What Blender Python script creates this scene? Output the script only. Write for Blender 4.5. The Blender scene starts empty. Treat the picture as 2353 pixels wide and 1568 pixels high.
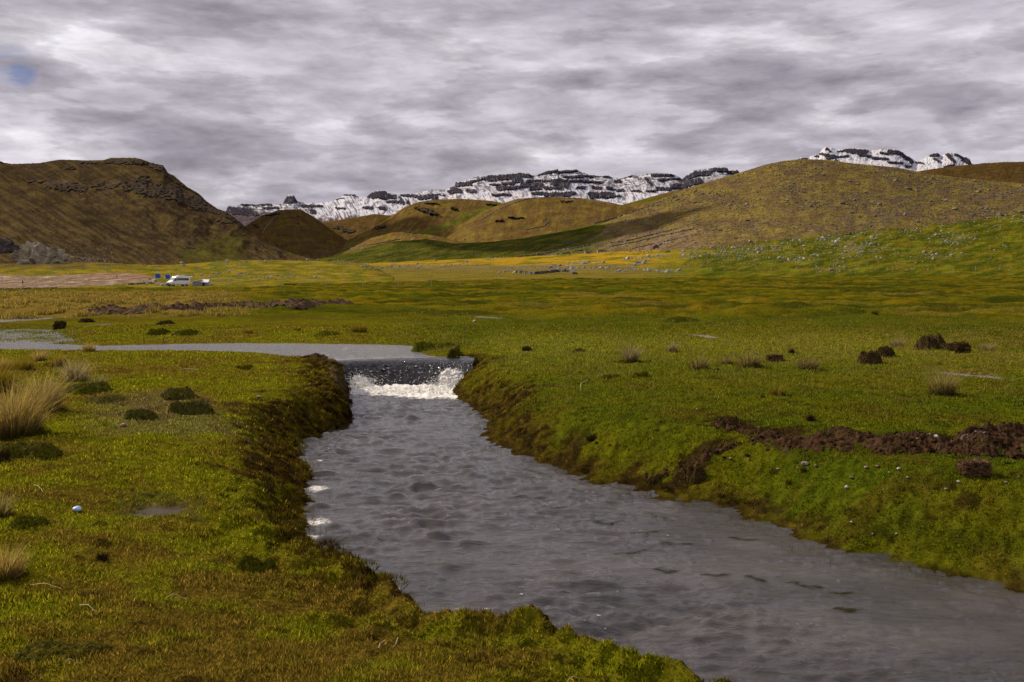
import bpy, math, random
import numpy as np
from mathutils import Vector
R = math.radians
S = bpy.context.scene
COL = S.collection
random.seed(7); rng = np.random.default_rng(7)

# ------------------------------------------------------------------ camera
F, CX, CY, HOR, CAMZ = 2260.0, 1176.5, 784.0, 640.0, 2.2
PITCH = math.atan((CY - HOR) / F)
cam = bpy.data.cameras.new('camera'); co = bpy.data.objects.new('camera', cam); COL.objects.link(co)
co.location = (0, 0, CAMZ); co.rotation_euler = (R(90) - PITCH, 0, 0)
cam.lens = 36 * F / 2353.0; cam.sensor_width = 36; cam.clip_start = 0.1; cam.clip_end = 30000
S.camera = co
S.view_settings.view_transform = 'Standard'; S.view_settings.look = 'None'
S.view_settings.exposure = 0.0; S.view_settings.gamma = 1.0

# ------------------------------------------------------------------ world
SUN_EL, SUN_AZ = 37.0, -62.0        # azimuth measured from +Y (view direction) clockwise
w = bpy.data.worlds.new('World'); S.world = w; w.use_nodes = True
nt = w.node_tree; N = nt.nodes; L = nt.links; N.clear()
def nd(t, **k):
    n = N.new(t)
    for a, b in k.items(): setattr(n, a, b)
    return n
def mth(nt_, op, a, b=None, c=None, clamp=False):
    n = nt_.nodes.new('ShaderNodeMath'); n.operation = op; n.use_clamp = clamp
    for i, v in enumerate((a, b, c)):
        if v is None: continue
        if isinstance(v, (int, float)): n.inputs[i].default_value = v
        else: nt_.links.new(v, n.inputs[i])
    return n.outputs[0]
def ramp(nt_, fac, stops, interp='LINEAR'):
    n = nt_.nodes.new('ShaderNodeValToRGB'); n.color_ramp.interpolation = interp
    e = n.color_ramp.elements
    while len(e) < len(stops): e.new(0.5)
    for i, (p, c) in enumerate(stops):
        e[i].position = p; e[i].color = (c[0], c[1], c[2], 1) if hasattr(c, '__len__') else (c, c, c, 1)
    nt_.links.new(fac, n.inputs[0]); return n.outputs[0]
def mixc(nt_, f, a, b, mode='MIX'):
    n = nt_.nodes.new('ShaderNodeMix'); n.data_type = 'RGBA'; n.blend_type = mode
    for s, v in ((n.inputs[0], f), (n.inputs[6], a), (n.inputs[7], b)):
        if isinstance(v, (int, float)): s.default_value = v
        elif isinstance(v, tuple): s.default_value = (v[0], v[1], v[2], 1)
        else: nt_.links.new(v, s)
    return n.outputs[2]
def noise(nt_, vec, scale, detail=6, rough=0.55, dist=0.0, lac=2.0):
    n = nt_.nodes.new('ShaderNodeTexNoise'); n.inputs['Scale'].default_value = scale
    n.inputs['Detail'].default_value = detail; n.inputs['Roughness'].default_value = rough
    n.inputs['Distortion'].default_value = dist; n.inputs['Lacunarity'].default_value = lac
    if vec is not None: nt_.links.new(vec, n.inputs['Vector'])
    return n
tc = nd('ShaderNodeTexCoord'); sep = nd('ShaderNodeSeparateXYZ'); L.new(tc.outputs['Generated'], sep.inputs[0])
zz = mth(nt, 'MAXIMUM', sep.outputs[2], 0.0)
den = mth(nt, 'ADD', mth(nt, 'MULTIPLY', zz, 0.9), 0.62)
cmb = nd('ShaderNodeCombineXYZ')
L.new(mth(nt, 'DIVIDE', sep.outputs[0], den), cmb.inputs[0]); L.new(mth(nt, 'DIVIDE', sep.outputs[1], den), cmb.inputs[1]); L.new(mth(nt, 'MULTIPLY', zz, 4.6), cmb.inputs[2])
rt = nd('ShaderNodeVectorRotate'); rt.rotation_type = 'Y_AXIS'; rt.inputs['Angle'].default_value = R(7); L.new(cmb.outputs[0], rt.inputs['Vector'])
mp = nd('ShaderNodeMapping'); mp.inputs['Location'].default_value = (1.9, 0.7, 4.1); L.new(rt.outputs[0], mp.inputs[0])
nA = noise(nt, mp.outputs[0], 1.5, 3, 0.5, 0.0)
nB = noise(nt, mp.outputs[0], 4.4, 9, 0.57, 0.10)
nC = noise(nt, mp.outputs[0], 11.0, 8, 0.62, 0.25)
mp3 = nd('ShaderNodeMapping'); mp3.inputs['Location'].default_value = (7.9, 3.7, 1.1); L.new(rt.outputs[0], mp3.inputs[0])
nD = noise(nt, mp3.outputs[0], 5.6, 10, 0.54, 0.12)
base = mth(nt, 'ADD', mth(nt, 'MULTIPLY', nA.outputs[0], 0.40), mth(nt, 'MULTIPLY', nB.outputs[0], 0.60))
light = ramp(nt, base, [(0.36, (0.42, 0.385, 0.445)), (0.46, (0.53, 0.495, 0.56)), (0.54, (0.64, 0.60, 0.67)), (0.63, (0.88, 0.85, 0.90))])
det = ramp(nt, nC.outputs[0], [(0.30, 0.74), (0.50, 1.0), (0.70, 1.24)])
light = mixc(nt, 1.0, light, det, 'MULTIPLY')
dark = ramp(nt, nB.outputs[0], [(0.35, (0.255, 0.235, 0.28)), (0.62, (0.40, 0.375, 0.42))])
dark = mixc(nt, 1.0, dark, det, 'MULTIPLY')
dm = mth(nt, 'ADD', mth(nt, 'MULTIPLY', nD.outputs[0], 0.75), mth(nt, 'MULTIPLY', nA.outputs[0], 0.25))
cc = mixc(nt, ramp(nt, dm, [(0.482, 0.0), (0.512, 0.40), (0.55, 0.60), (0.62, 0.92)]), light, dark)
# a few tiny gaps of blue
sky = nd('ShaderNodeTexSky', sky_type='NISHITA', sun_disc=False)
sky.sun_elevation = R(SUN_EL); sky.sun_rotation = R(SUN_AZ); sky.altitude = 4000; sky.air_density = 1.0; sky.dust_density = 0.6
skc = mixc(nt, 1.0, sky.outputs[0], (0.11, 0.11, 0.11), 'MULTIPLY')
mp2 = nd('ShaderNodeMapping'); mp2.inputs['Location'].default_value = (11.3, -4.2, 2.0); L.new(rt.outputs[0], mp2.inputs[0])
gap = noise(nt, mp2.outputs[0], 0.9, 5, 0.6, 0.3)
gm = ramp(nt, gap.outputs[0], [(0.70, 0.0), (0.78, 0.8)])
gd_ = Vector(((45 - CX) / F, 1.0, 0.0)); gd_.z = -((165 - HOR) / F); gd_.normalize()
dp = nd('ShaderNodeVectorMath'); dp.operation = 'DOT_PRODUCT'; L.new(tc.outputs['Generated'], dp.inputs[0]); dp.inputs[1].default_value = gd_
near_ = mth(nt, 'MULTIPLY', mth(nt, 'SUBTRACT', dp.outputs['Value'], math.cos(R(1.3))), 1.0 / (1 - math.cos(R(1.3))), clamp=True)
gm2 = mth(nt, 'MULTIPLY', mth(nt, 'MULTIPLY', near_, mth(nt, 'SUBTRACT', nC.outputs[0], 0.42)), 9.0, clamp=True)
allc = mixc(nt, mth(nt, 'MULTIPLY', gm2, 0.6), mixc(nt, gm, cc, skc), (0.12, 0.20, 0.42))
bg = nd('ShaderNodeBackground'); L.new(allc, bg.inputs[0]); bg.inputs[1].default_value = 1.0
wo = nd('ShaderNodeOutputWorld'); L.new(bg.outputs[0], wo.inputs[0])
# ------------------------------------------------------------------ sun
sd = bpy.data.lights.new('sun', 'SUN'); sd.energy = 4.9; sd.angle = R(0.8); sd.color = (1.0, 0.88, 0.68)
so = bpy.data.objects.new('sun', sd); COL.objects.link(so)
sdir = Vector((math.sin(R(SUN_AZ)) * math.cos(R(SUN_EL)), math.cos(R(SUN_AZ)) * math.cos(R(SUN_EL)), math.sin(R(SUN_EL))))
so.rotation_euler = sdir.to_track_quat('Z', 'Y').to_euler(); so.location = sdir * 50

# ------------------------------------------------------------------ maths helpers
def slope_of(py):                       # dz per metre forward along the ray of image row py
    v = -(np.asarray(py, float) - CY) / F
    c, s_ = math.cos(PITCH), math.sin(PITCH)
    return (v * c - s_) / (c + v * s_)
def kx(px, py):                         # dx per metre forward
    v = -(np.asarray(py, float) - CY) / F
    c, s_ = math.cos(PITCH), math.sin(PITCH)
    return (np.asarray(px, float) - CX) / F / (c + v * s_)
def proj(X, Y, Z):
    c, s_ = math.cos(PITCH), math.sin(PITCH)
    dz = Z - CAMZ
    fw = Y * c - dz * s_; up = Y * s_ + dz * c
    return CX + F * X / fw, CY - F * up / fw
def on_plane(px, py, z):
    sl = slope_of(py); Y = (z - CAMZ) / sl
    return kx(px, py) * Y, Y
def _h(ix, iy, iz, seed):
    n = (ix.astype(np.int64) * 374761393 + iy.astype(np.int64) * 668265263 + iz.astype(np.int64) * 2147483647 + seed * 144665) & 0xffffffff
    n = ((n ^ (n >> 13)) * 1274126177) & 0xffffffff
    return ((n ^ (n >> 16)) & 0xffff).astype(np.float32) / 65535.0
def vn2(x, y, seed=0):                  # gradient-ish value noise -1..1
    x = np.asarray(x, float); y = np.asarray(y, float)
    x0 = np.floor(x); y0 = np.floor(y); fx = x - x0; fy = y - y0
    ux = fx * fx * fx * (fx * (fx * 6 - 15) + 10); uy = fy * fy * fy * (fy * (fy * 6 - 15) + 10)
    z0 = np.zeros_like(x0)
    def g(dx, dy):
        a = _h(x0 + dx, y0 + dy, z0, seed) * 2 * np.pi
        return np.cos(a) * (fx - dx) + np.sin(a) * (fy - dy)
    a = g(0, 0) * (1 - ux) + g(1, 0) * ux; b = g(0, 1) * (1 - ux) + g(1, 1) * ux
    return (a * (1 - uy) + b * uy) * 1.5
def fbm(x, y, seed=0, o=4, g=0.5):
    r = 0; a = 1; t = 0
    for i in range(o):
        r = r + a * vn2(x * 2 ** i + 17.3 * i, y * 2 ** i - 9.1 * i, seed + i); t += a; a *= g
    return 1.45 * r / t
def ridged(x, y, seed=0, o=4):
    r = 0; a = 1; t = 0
    for i in range(o):
        r = r + a * (1 - 2 * np.abs(vn2(x * 2 ** i + 5.1 * i, y * 2 ** i, seed + i))); t += a; a *= 0.5
    return r / t
def sm(a, b, x):
    t = np.clip((x - a) / (b - a), 0, 1); return t * t * (3 - 2 * t)
def lerp(a, b, t):
    t = np.asarray(t)[..., None]; return np.asarray(a) * (1 - t) + np.asarray(b) * t
def C(*v): return np.array(v, float)

def tag(o, label=None, cat=None, group=None, kind=None):
    if label: o['label'] = label
    if cat: o['category'] = cat
    if group: o['group'] = group
    if kind: o['kind'] = kind
    return o
def raw_mesh(name, V, Fc, mat=None, cols=None, smooth=True, nper=4):
    me = bpy.data.meshes.new(name)
    V = np.ascontiguousarray(V, dtype=np.float32).reshape(-1, 3); Fc = np.ascontiguousarray(Fc, dtype=np.int32).reshape(-1, nper)
    me.vertices.add(len(V)); me.vertices.foreach_set('co', V.ravel())
    me.loops.add(Fc.size); me.loops.foreach_set('vertex_index', Fc.ravel())
    me.polygons.add(len(Fc)); me.polygons.foreach_set('loop_start', np.arange(0, Fc.size, nper, dtype=np.int32))
    try: me.polygons.foreach_set('loop_total', np.full(len(Fc), nper, dtype=np.int32))
    except Exception: pass
    me.polygons.foreach_set('use_smooth', np.full(len(Fc), smooth, dtype=bool))
    if cols is not None:
        for k, c in cols.items():
            a = me.attributes.new(k, 'FLOAT_COLOR', 'POINT')
            c = np.asarray(c, dtype=np.float32).reshape(len(V), -1)
            if c.shape[1] == 3: c = np.hstack([c, np.zeros((len(V), 1), np.float32)])
            a.data.foreach_set('color', np.ascontiguousarray(c).ravel())
    if mat: me.materials.append(mat)
    me.update(calc_edges=True); me.validate()
    return me
def link(name, me, parent=None):
    o = bpy.data.objects.new(name, me); COL.objects.link(o)
    if parent: o.parent = parent
    return o
def grid_faces(nr, nc, keep=None):
    i = np.arange(nr - 1)[:, None] * nc + np.arange(nc - 1)[None, :]
    f = np.stack([i, i + 1, i + nc + 1, i + nc], -1)
    if keep is not None: f = f[keep]
    return f.reshape(-1, 4)

# ------------------------------------------------------------------ materials
def newmat(name):
    m = bpy.data.materials.new(name); m.use_nodes = True
    b = m.node_tree.nodes['Principled BSDF']; return m, m.node_tree, b
def terrain_mat(name, s1, s2, bump, bdist, rockb=2.0, var=0.45, stretch=None):
    m, t, b = newmat(name)
    at = t.nodes.new('ShaderNodeAttribute'); at.attribute_name = 'col'
    ge = t.nodes.new('ShaderNodeNewGeometry')
    vec = ge.outputs['Position']
    a = noise(t, vec, s1, 8, 0.62, 0.2); c = noise(t, vec, s2, 5, 0.7)
    v = mth(t, 'ADD', mth(t, 'MULTIPLY', a.outputs[0], 0.55), mth(t, 'MULTIPLY', c.outputs[0], 0.45))
    k = ramp(t, v, [(0.36, 1 - var), (0.5, 1.0), (0.66, 1 + var * 1.2)])
    colr = mixc(t, 1.0, at.outputs['Color'], k, 'MULTIPLY')
    hue = noise(t, vec, s1 * 2.3, 4, 0.6)
    colr = mixc(t, ramp(t, hue.outputs[0], [(0.4, 0.0), (0.65, 0.5)]), colr, mixc(t, 1.0, colr, (1.25, 0.92, 0.8), 'MULTIPLY'))
    t.links.new(colr, b.inputs['Base Color']); b.inputs['Roughness'].default_value = 0.95
    b.inputs['Specular IOR Level'].default_value = 0.0
    bp = t.nodes.new('ShaderNodeBump'); bp.inputs['Strength'].default_value = bump
    bp.inputs['Distance'].default_value = bdist
    t.links.new(v, bp.inputs['Height'])
    bp2 = t.nodes.new('ShaderNodeBump'); bp2.inputs['Distance'].default_value = bdist * rockb
    vo = noise(t, vec, s1 * 1.7, 6, 0.75, 0.8)
    t.links.new(vo.outputs[0], bp2.inputs['Height']); t.links.new(at.outputs['Alpha'], bp2.inputs['Strength'])
    t.links.new(bp.outputs[0], bp2.inputs['Normal']); t.links.new(bp2.outputs[0], b.inputs['Normal'])
    return m
M_meadow = terrain_mat('meadow_turf', 11.0, 75.0, 1.0, 0.035, 1.5, 0.62)
M_hill = terrain_mat('hill_slope', 0.05, 0.35, 0.8, 4.0, 3.0, 0.42)
M_knoll = terrain_mat('knoll_slope', 0.12, 0.9, 0.8, 1.5, 2.0, 0.42)
M_snow = terrain_mat('snow_ridge', 0.006, 0.03, 0.35, 15.0, 2.0, 0.14)
def attr_mat(name, rough=0.8, fscale=20, bump=0.5, bdist=0.01, var=0.4, spec=0.03, two=False):
    m, t, b = newmat(name)
    at = t.nodes.new('ShaderNodeAttribute'); at.attribute_name = 'col'
    tcn = t.nodes.new('ShaderNodeTexCoord')
    n_ = noise(t, tcn.outputs['Object'], fscale, 6, 0.65, 0.3)
    k = ramp(t, n_.outputs[0], [(0.35, 1 - var), (0.5, 1.0), (0.68, 1 + var)])
    t.links.new(mixc(t, 1.0, at.outputs['Color'], k, 'MULTIPLY'), b.inputs['Base Color'])
    b.inputs['Roughness'].default_value = rough; b.inputs['Specular IOR Level'].default_value = spec
    bp = t.nodes.new('ShaderNodeBump'); bp.inputs['Strength'].default_value = bump; bp.inputs['Distance'].default_value = bdist
    t.links.new(n_.outputs[0], bp.inputs['Height']); t.links.new(bp.outputs[0], b.inputs['Normal'])
    return m
M_blade, t_, b_ = newmat('grass_blade')
at = t_.nodes.new('ShaderNodeAttribute'); at.attribute_name = 'col'
t_.links.new(at.outputs['Color'], b_.inputs['Base Color']); b_.inputs['Roughness'].default_value = 0.8; b_.inputs['Specular IOR Level'].default_value = 0.03
tr_ = t_.nodes.new('ShaderNodeBsdfTranslucent'); ms_ = t_.nodes.new('ShaderNodeMixShader'); ms_.inputs[0].default_value = 0.42
bc_ = mixc(t_, 1.0, at.outputs['Color'], (1.35, 1.35, 1.0), 'MULTIPLY'); t_.links.new(bc_, tr_.inputs[0]); t_.links.new(b_.outputs[0], ms_.inputs[1]); t_.links.new(tr_.outputs[0], ms_.inputs[2]); t_.links.new(ms_.outputs[0], t_.nodes['Material Output'].inputs[0])
M_peat = attr_mat('peat_soil', 0.95, 28, 1.0, 0.03, 0.55)
M_moss = attr_mat('moss_cushion', 0.95, 45, 1.0, 0.02, 0.5)
def rock_mat(name, c1, c2, sc, bd):
    m, t, b = newmat(name)
    tcn = t.nodes.new('ShaderNodeTexCoord'); oi = t.nodes.new('ShaderNodeObjectInfo')
    ad = t.nodes.new('ShaderNodeVectorMath'); ad.operation = 'ADD'; t.links.new(tcn.outputs['Object'], ad.inputs[0]); t.links.new(oi.outputs['Random'], ad.inputs[1])
    n_ = noise(t, ad.outputs[0], sc, 8, 0.65, 0.4)
    cc_ = ramp(t, n_.outputs[0], [(0.33, tuple(v * 0.5 for v in c1)), (0.47, c1), (0.62, c2)])
    br = mth(t, 'ADD', mth(t, 'MULTIPLY', oi.outputs['Random'], 0.5), 0.75)
    cb = t.nodes.new('ShaderNodeCombineXYZ')
    for i in range(3): t.links.new(br, cb.inputs[i])
    t.links.new(mixc(t, 1.0, cc_, cb.outputs[0], 'MULTIPLY'), b.inputs['Base Color'])
    b.inputs['Roughness'].default_value = 0.92
    bp = t.nodes.new('ShaderNodeBump'); bp.inputs['Strength'].default_value = 0.8; bp.inputs['Distance'].default_value = bd
    t.links.new(n_.outputs[0], bp.inputs['Height']); t.links.new(bp.outputs[0], b.inputs['Normal'])
    return m
M_rock_pale = rock_mat('lichen_rock', (0.21, 0.20, 0.145), (0.40, 0.385, 0.30), 1.6, 0.15)
M_rock_brown = rock_mat('brown_rock', (0.11, 0.08, 0.052), (0.26, 0.20, 0.13), 1.6, 0.15)
M_pebble = rock_mat('pale_pebble', (0.30, 0.27, 0.24), (0.55, 0.52, 0.50), 3.0, 0.01)
M_pebble_r = rock_mat('reddish_pebble', (0.22, 0.12, 0.075), (0.36, 0.24, 0.17), 3.0, 0.01)
def plain(name, c, rough=0.6, metal=0.0, spec=0.5, sc=3.0, var=0.12):
    m, t, b = newmat(name)
    tcn = t.nodes.new('ShaderNodeTexCoord'); n_ = noise(t, tcn.outputs['Object'], sc, 5, 0.6)
    k = ramp(t, n_.outputs[0], [(0.35, 1 - var), (0.65, 1 + var)])
    t.links.new(mixc(t, 1.0, c, k, 'MULTIPLY'), b.inputs['Base Color'])
    b.inputs['Roughness'].default_value = rough; b.inputs['Metallic'].default_value = metal; b.inputs['Specular IOR Level'].default_value = spec
    return m

# ------------------------------------------------------------------ stream outlines (image points -> metres)
Z0, ZU = 0.0, 0.48
def P0(pts, z): 
    a = np.array(pts, float); X, Y = on_plane(a[:, 0], a[:, 1], z); return np.stack([X, Y], 1)
# lower stream, waterline; (px, py, bank width m, bank height m)
left_pts = [(797, 893, .22, .55), (800, 905, .25, .55), (806, 945, .28, .52), (806, 975, .40, .5), (770, 990, .60, .5), (702, 1022, .85, .46), (708, 1055, .95, .42), (735, 1092, .95, .40),
            (728, 1130, .85, .38), (716, 1180, .75, .36), (700, 1218, .6, .33), (742, 1252, .42, .3), (800, 1290, .32, .3), (862, 1325, .22, .3), (925, 1365, .2, .3), (975, 1400, .2, .3)]
edge_pts = [(1000, 1410), (1050, 1404), (1100, 1413), (1150, 1430), (1205, 1415), (1245, 1428), (1300, 1462), (1400, 1493), (1500, 1520), (1640, 1568), (1850, 1640), (2100, 1740), (2600, 1960)]
right_pts = [(1032, 893, .75, .5), (1028, 905, .8, .5), (1068, 932, .9, .5), (1108, 962, .9, .5), (1098, 1002, 1.0, .5), (1130, 1030, 1.1, .5), (1200, 1058, 1.2, .5), (1300, 1092, 1.3, .5), (1420, 1122, 1.3, .5),
             (1494, 1142, 1.3, .5), (1640, 1170, 1.4, .5), (1786, 1229, 1.5, .5), (1841, 1259, 1.5, .5), (1968, 1288, 1.5, .5), (2078, 1312, 1.5, .5), (2260, 1350, 1.5, .5), (2353, 1375, 1.5, .5), (2700, 1440, 1.5, .5), (3400, 1560, 1.5, .5)]
lp = np.vstack([[[-4.0, 20.7], [-3.85, 20.2]], np.array([np.array(on_plane(a, b, np.interp(b, [1130, 1200, 1260, 1400], [0, .08, .19, .22]))) + [.03 * (b > 1180), .05 * (b > 1180)] for a, b, *_ in left_pts])]); la = [(.12, .55), (.12, .55)] + [(c, d) for *_, c, d in left_pts]
ep = P0(edge_pts, 0.30); ep[:, 1] += 0.13; ep[:, 0] += 0.05
rp = np.vstack([[[-1.15, 21.3], [-1.18, 20.3]], P0([(a, b) for a, b, *_ in right_pts], Z0)]); ra = [(.7, .5), (.7, .5)] + [(c, d) for *_, c, d in right_pts]
LOW = np.vstack([lp, ep, [[12, 2.0]], rp[::-1]])
LOWA = np.array(la + [(.16, .30)] * len(ep) + [(.5, .4)] + ra[::-1])
UP = P0([(-900, 800), (-400, 798), (0, 803), (150, 805), (240, 806), (450, 806), (600, 811), (690, 822), (735, 833), (757, 848), (770, 880), (1015, 872), (1043, 832), (1040, 822), (985, 818), (953, 807), (946, 795), (865, 792), (700, 790), (560, 789), (400, 791), (230, 795), (150, 792), (0, 786), (-400, 780), (-900, 776)], ZU)
POOLS = [(P0(p, lv), lv) for lv, p in (
    (ZU, [(-300, 744), (0, 741), (60, 738), (140, 731), (200, 729), (60, 731), (0, 734), (-300, 733)]),
    (ZU, [(190, 749), (230, 748), (275, 744), (235, 745)]),
    (.40, [(300, 1192), (330, 1197), (385, 1194), (440, 1180), (400, 1168), (345, 1158), (318, 1170)]),
    (ZU, [(1080, 729), (1140, 734), (1205, 736), (1150, 731), (1100, 727)]),
    (ZU, [(1570, 768), (1620, 776), (1660, 780), (1625, 771)]),
    (ZU, [(2120, 852), (2200, 868), (2340, 880), (2300, 868), (2200, 858)]))]
MARSH = P0([(-400, 792), (60, 790), (185, 790), (165, 772), (135, 757), (60, 756), (-60, 758), (-400, 756)], ZU)
WET2 = P0([(300, 955), (345, 985), (440, 975), (400, 940), (350, 915), (320, 930)], 0.52)
LIP = [(-4.05, 20.05), (-3.3, 20.55), (-2.4, 20.95), (-1.7, 21.15), (-1.08, 21.2)]
def sdist(poly, X, Y, attrs=None):
    X = np.asarray(X, float); Y = np.asarray(Y, float)
    best = np.full(X.shape, 1e9); inside = np.zeros(X.shape, bool)
    at_ = None if attrs is None else np.zeros(X.shape + (attrs.shape[1],))
    n = len(poly)
    for i in range(n):
        a = poly[i]; b = poly[(i + 1) % n]; d = b - a; l2 = (d ** 2).sum() + 1e-12
        t = np.clip(((X - a[0]) * d[0] + (Y - a[1]) * d[1]) / l2, 0, 1)
        q = (X - a[0] - t * d[0]) ** 2 + (Y - a[1] - t * d[1]) ** 2
        m = q < best; best = np.where(m, q, best)
        if at_ is not None: at_ = np.where(m[..., None], attrs[i] * (1 - t[..., None]) + attrs[(i + 1) % n] * t[..., None], at_)
        c = ((a[1] > Y) != (b[1] > Y)); xs = a[0] + (Y - a[1]) / (b[1] - a[1] + 1e-12) * d[0]
        inside ^= c & (X < xs)
    r = np.sqrt(best) * np.where(inside, -1, 1)
    return r if at_ is None else (r, at_)

YF230 = ([-600, 0, 480, 700, 900, 1200, 1600, 2353, 3000], [667, 665, 663, 656, 650, 644, 640, 638, 637])
def ground(X, Y, full=False):
    X = np.asarray(X, float); Y = np.asarray(Y, float); sh = X.shape; X = X.ravel(); Y = Y.ravel()
    Yp = np.maximum(Y, 1.0); px = CX + F * X / Yp
    z = 0.56 + 0.05 * fbm(X / 5.0, Y / 5.0, 3, 3) - .045 * np.exp(-((Y - 24) / 6) ** 2) * (X < -1)
    # hummocks: small near, larger far away
    hum = fbm(X / 0.55, Y / 0.55, 11, 4); fine = fbm(X / 0.09, Y / 0.09, 21, 3)
    near = 1 - sm(25, 60, Y)
    z = z + 0.035 * hum * near + 0.012 * fine * (1 - sm(10, 25, Y))
    big = fbm(X / 3.2, Y / 2.6, 31, 4); far = sm(26, 48, Y)
    bh = np.maximum(big + 0.12, 0) ** 0.8
    z = z + far * 0.50 * bh * (0.7 + 0.5 * vn2(X / 20, Y / 20, 5)) + 0.15 * sm(60, 120, Y) * fbm(X / 9, Y / 7, 35, 3)
    # trend to the valley sides
    yf = np.interp(px, *YF230); z230 = CAMZ + slope_of(yf) * 230
    tr = sm(55, 230, Y); z = z + (z230 - 0.56) * tr
    z = np.where(Y > 230, z - (Y - 230) * 0.004, z)
    pool = np.full(X.shape, 9.0); marsh = np.full(X.shape, 9.0)
    low = np.full(X.shape, 9.0)
    m = (Y > 0.5) & (Y < 32) & (np.abs(X) < 40)
    if m.any():
        x, y = X[m], Y[m]; zz_ = z[m]
        wob = 0.06 * fbm(x / 0.35, y / 0.35, 41, 3) + .035 * ridged(x / .16, y / .16, 42, 2)
        d, a = sdist(LOW, x, y, LOWA); 
        isfall = y > np.interp(x, [a_ for a_, _ in LIP], [b_ for _, b_ in LIP]) + .12
        isfall &= (x > -4.0) & (x < -1.15) | (y > 23)
        d = np.where(isfall, 9.0, d + wob * (0.8 + 0.4 * (a[:, 0] > .3)))
        gentle = sm(.45, .75, a[:, 0]) * np.where(x > -2.2, 1, .55); steep = gentle * sm(0, 1, (d + .05) / np.maximum(a[:, 0] * 1.1, .05)) + (1 - gentle) * np.sin(np.clip(d / np.maximum(a[:, 0] * 1.25, .06), 0, 1) * np.pi / 2) ** 1.1
        lip = 0.06 * np.exp(-((d - 0.18) / 0.12) ** 2) * (a[:, 0] < .6)
        bk = -0.02 + a[:, 1] * steep + lip
        bk = bk + (0.080 - .05 * gentle) * fbm(x / 0.20, y / 0.20, 43, 4) * sm(0.02, 0.15, d) * (1 - sm(.5, 1.6, d))
        mm = sm(0.2, 2.2, d)
        zn = np.where(d < 0, np.maximum(d * 0.9, -0.35) - 0.02, bk * (1 - mm) + np.maximum(zz_, 0.0) * mm)
        zz_ = np.where(isfall, zz_, zn)
        u = sdist(UP, x, y) + 0.6 * wob
        ub = ZU + 0.018 * sm(0, .2, u) + 0.008 * fbm(x / .3, y / .3, 44, 3) * sm(.02, .2, u) + .05 * sm(-2.2, -1.2, x) * sm(0, .3, u)
        wu = 1 - sm(0.25, 2.4, u)
        upz = np.where(u < 0, ZU + np.maximum(u * 0.8, -0.3) - 0.01, ub)
        # the upper channel ends at the lip (do not build over the lower one)
        ok = (d > 0.25) | isfall
        wu = np.where(isfall, wu, wu * sm(.5, 1.5, d)); zz_ = np.where(ok, zz_ * (1 - wu) + upz * wu, zz_)
        z[m] = zz_; pool[m] = np.minimum(pool[m], u); low[m] = np.where(isfall, 9, d)
    m = (Y > 4) & (Y < 60) & (np.abs(X) < 60)
    if m.any():
        x, y = X[m], Y[m]; zz_ = z[m]; pl = pool[m]
        for P, lv in POOLS:
            d = sdist(P, x, y) + 0.12 * fbm(x / .5, y / .5, 47, 3)
            rad = np.where(y > 20, 4.0, .8); wgt = 1 - sm(0, 1, (d + .05) / (rad + .05))
            zz_ = np.where(d < rad, zz_ * (1 - wgt) + (lv + np.clip(d * 0.3, -0.03, np.where(y > 20, .02, .06))) * wgt + 0.02 * fbm(x / .12, y / .12, 49, 3) * wgt, zz_)
            pl = np.minimum(pl, d)
        d = sdist(MARSH, x, y); wgt = 1 - sm(-.4, .5, d)
        zm = ZU + 0.030 * fbm(x / .8, y / 1.6, 48, 4) + 0.016 * fbm(x / .1, y / .1, 50, 3) - 0.014
        zz_ = np.where(pool[m] > 0.0, zz_ * (1 - wgt) + zm * wgt, zz_); marsh[m] = d
        z[m] = zz_; pool[m] = pl
    if full: return z.reshape(sh), low.reshape(sh), pool.reshape(sh), marsh.reshape(sh)
    return z.reshape(sh)
_Ys = np.geomspace(2.0, 420, 420)
def gpt(px, py):
    """point of the meadow seen at image point"""
    sl = slope_of(py); k_ = kx(px, py); zg = ground(k_ * _Ys, _Ys); i = int(np.argmax(CAMZ + sl * _Ys < zg))
    if i == 0: i = len(_Ys) - 1
    Yf = np.linspace(_Ys[i - 1], _Ys[i], 14); zf = ground(k_ * Yf, Yf); m = CAMZ + sl * Yf < zf; q = int(np.argmax(m)) if m.any() else 13
    return Vector((k_ * Yf[q], Yf[q], zf[q]))
def gz(x, y): return float(ground(np.array([x]), np.array([y]))[0])

# ------------------------------------------------------------------ meadow colours
GREEN = C(.066, .088, .004); OLIVE = C(.104, .099, .005); YEL = C(.170, .130, .006); STRAW = C(.20, .140, .030); PEAT = C(.026, .015, .006); BROWN = C(.100, .066, .012); DKG = C(.036, .044, .002)
SOIL_LINES = [([(1480, 1105), (1560, 1065), (1640, 1030), (1700, 1005), (1790, 995)], .16), ([(1650, 965), (1750, 985), (1900, 1000), (2050, 1010), (2200, 1020), (2420, 1030)], .42),
              ([(1420, 1118), (1500, 1128), (1600, 1095)], .20)]
SOIL_W = [(np.array([tuple(gpt(a, b))[:2] for a, b in l]), wd) for l, wd in SOIL_LINES]
def dline(pts, X, Y):
    best = np.full(X.shape, 1e9)
    for a, b in zip(pts[:-1], pts[1:]):
        d = b - a; t = np.clip(((X - a[0]) * d[0] + (Y - a[1]) * d[1]) / (d @ d + 1e-9), 0, 1)
        best = np.minimum(best, np.hypot(X - a[0] - t * d[0], Y - a[1] - t * d[1]))
    return best
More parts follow.
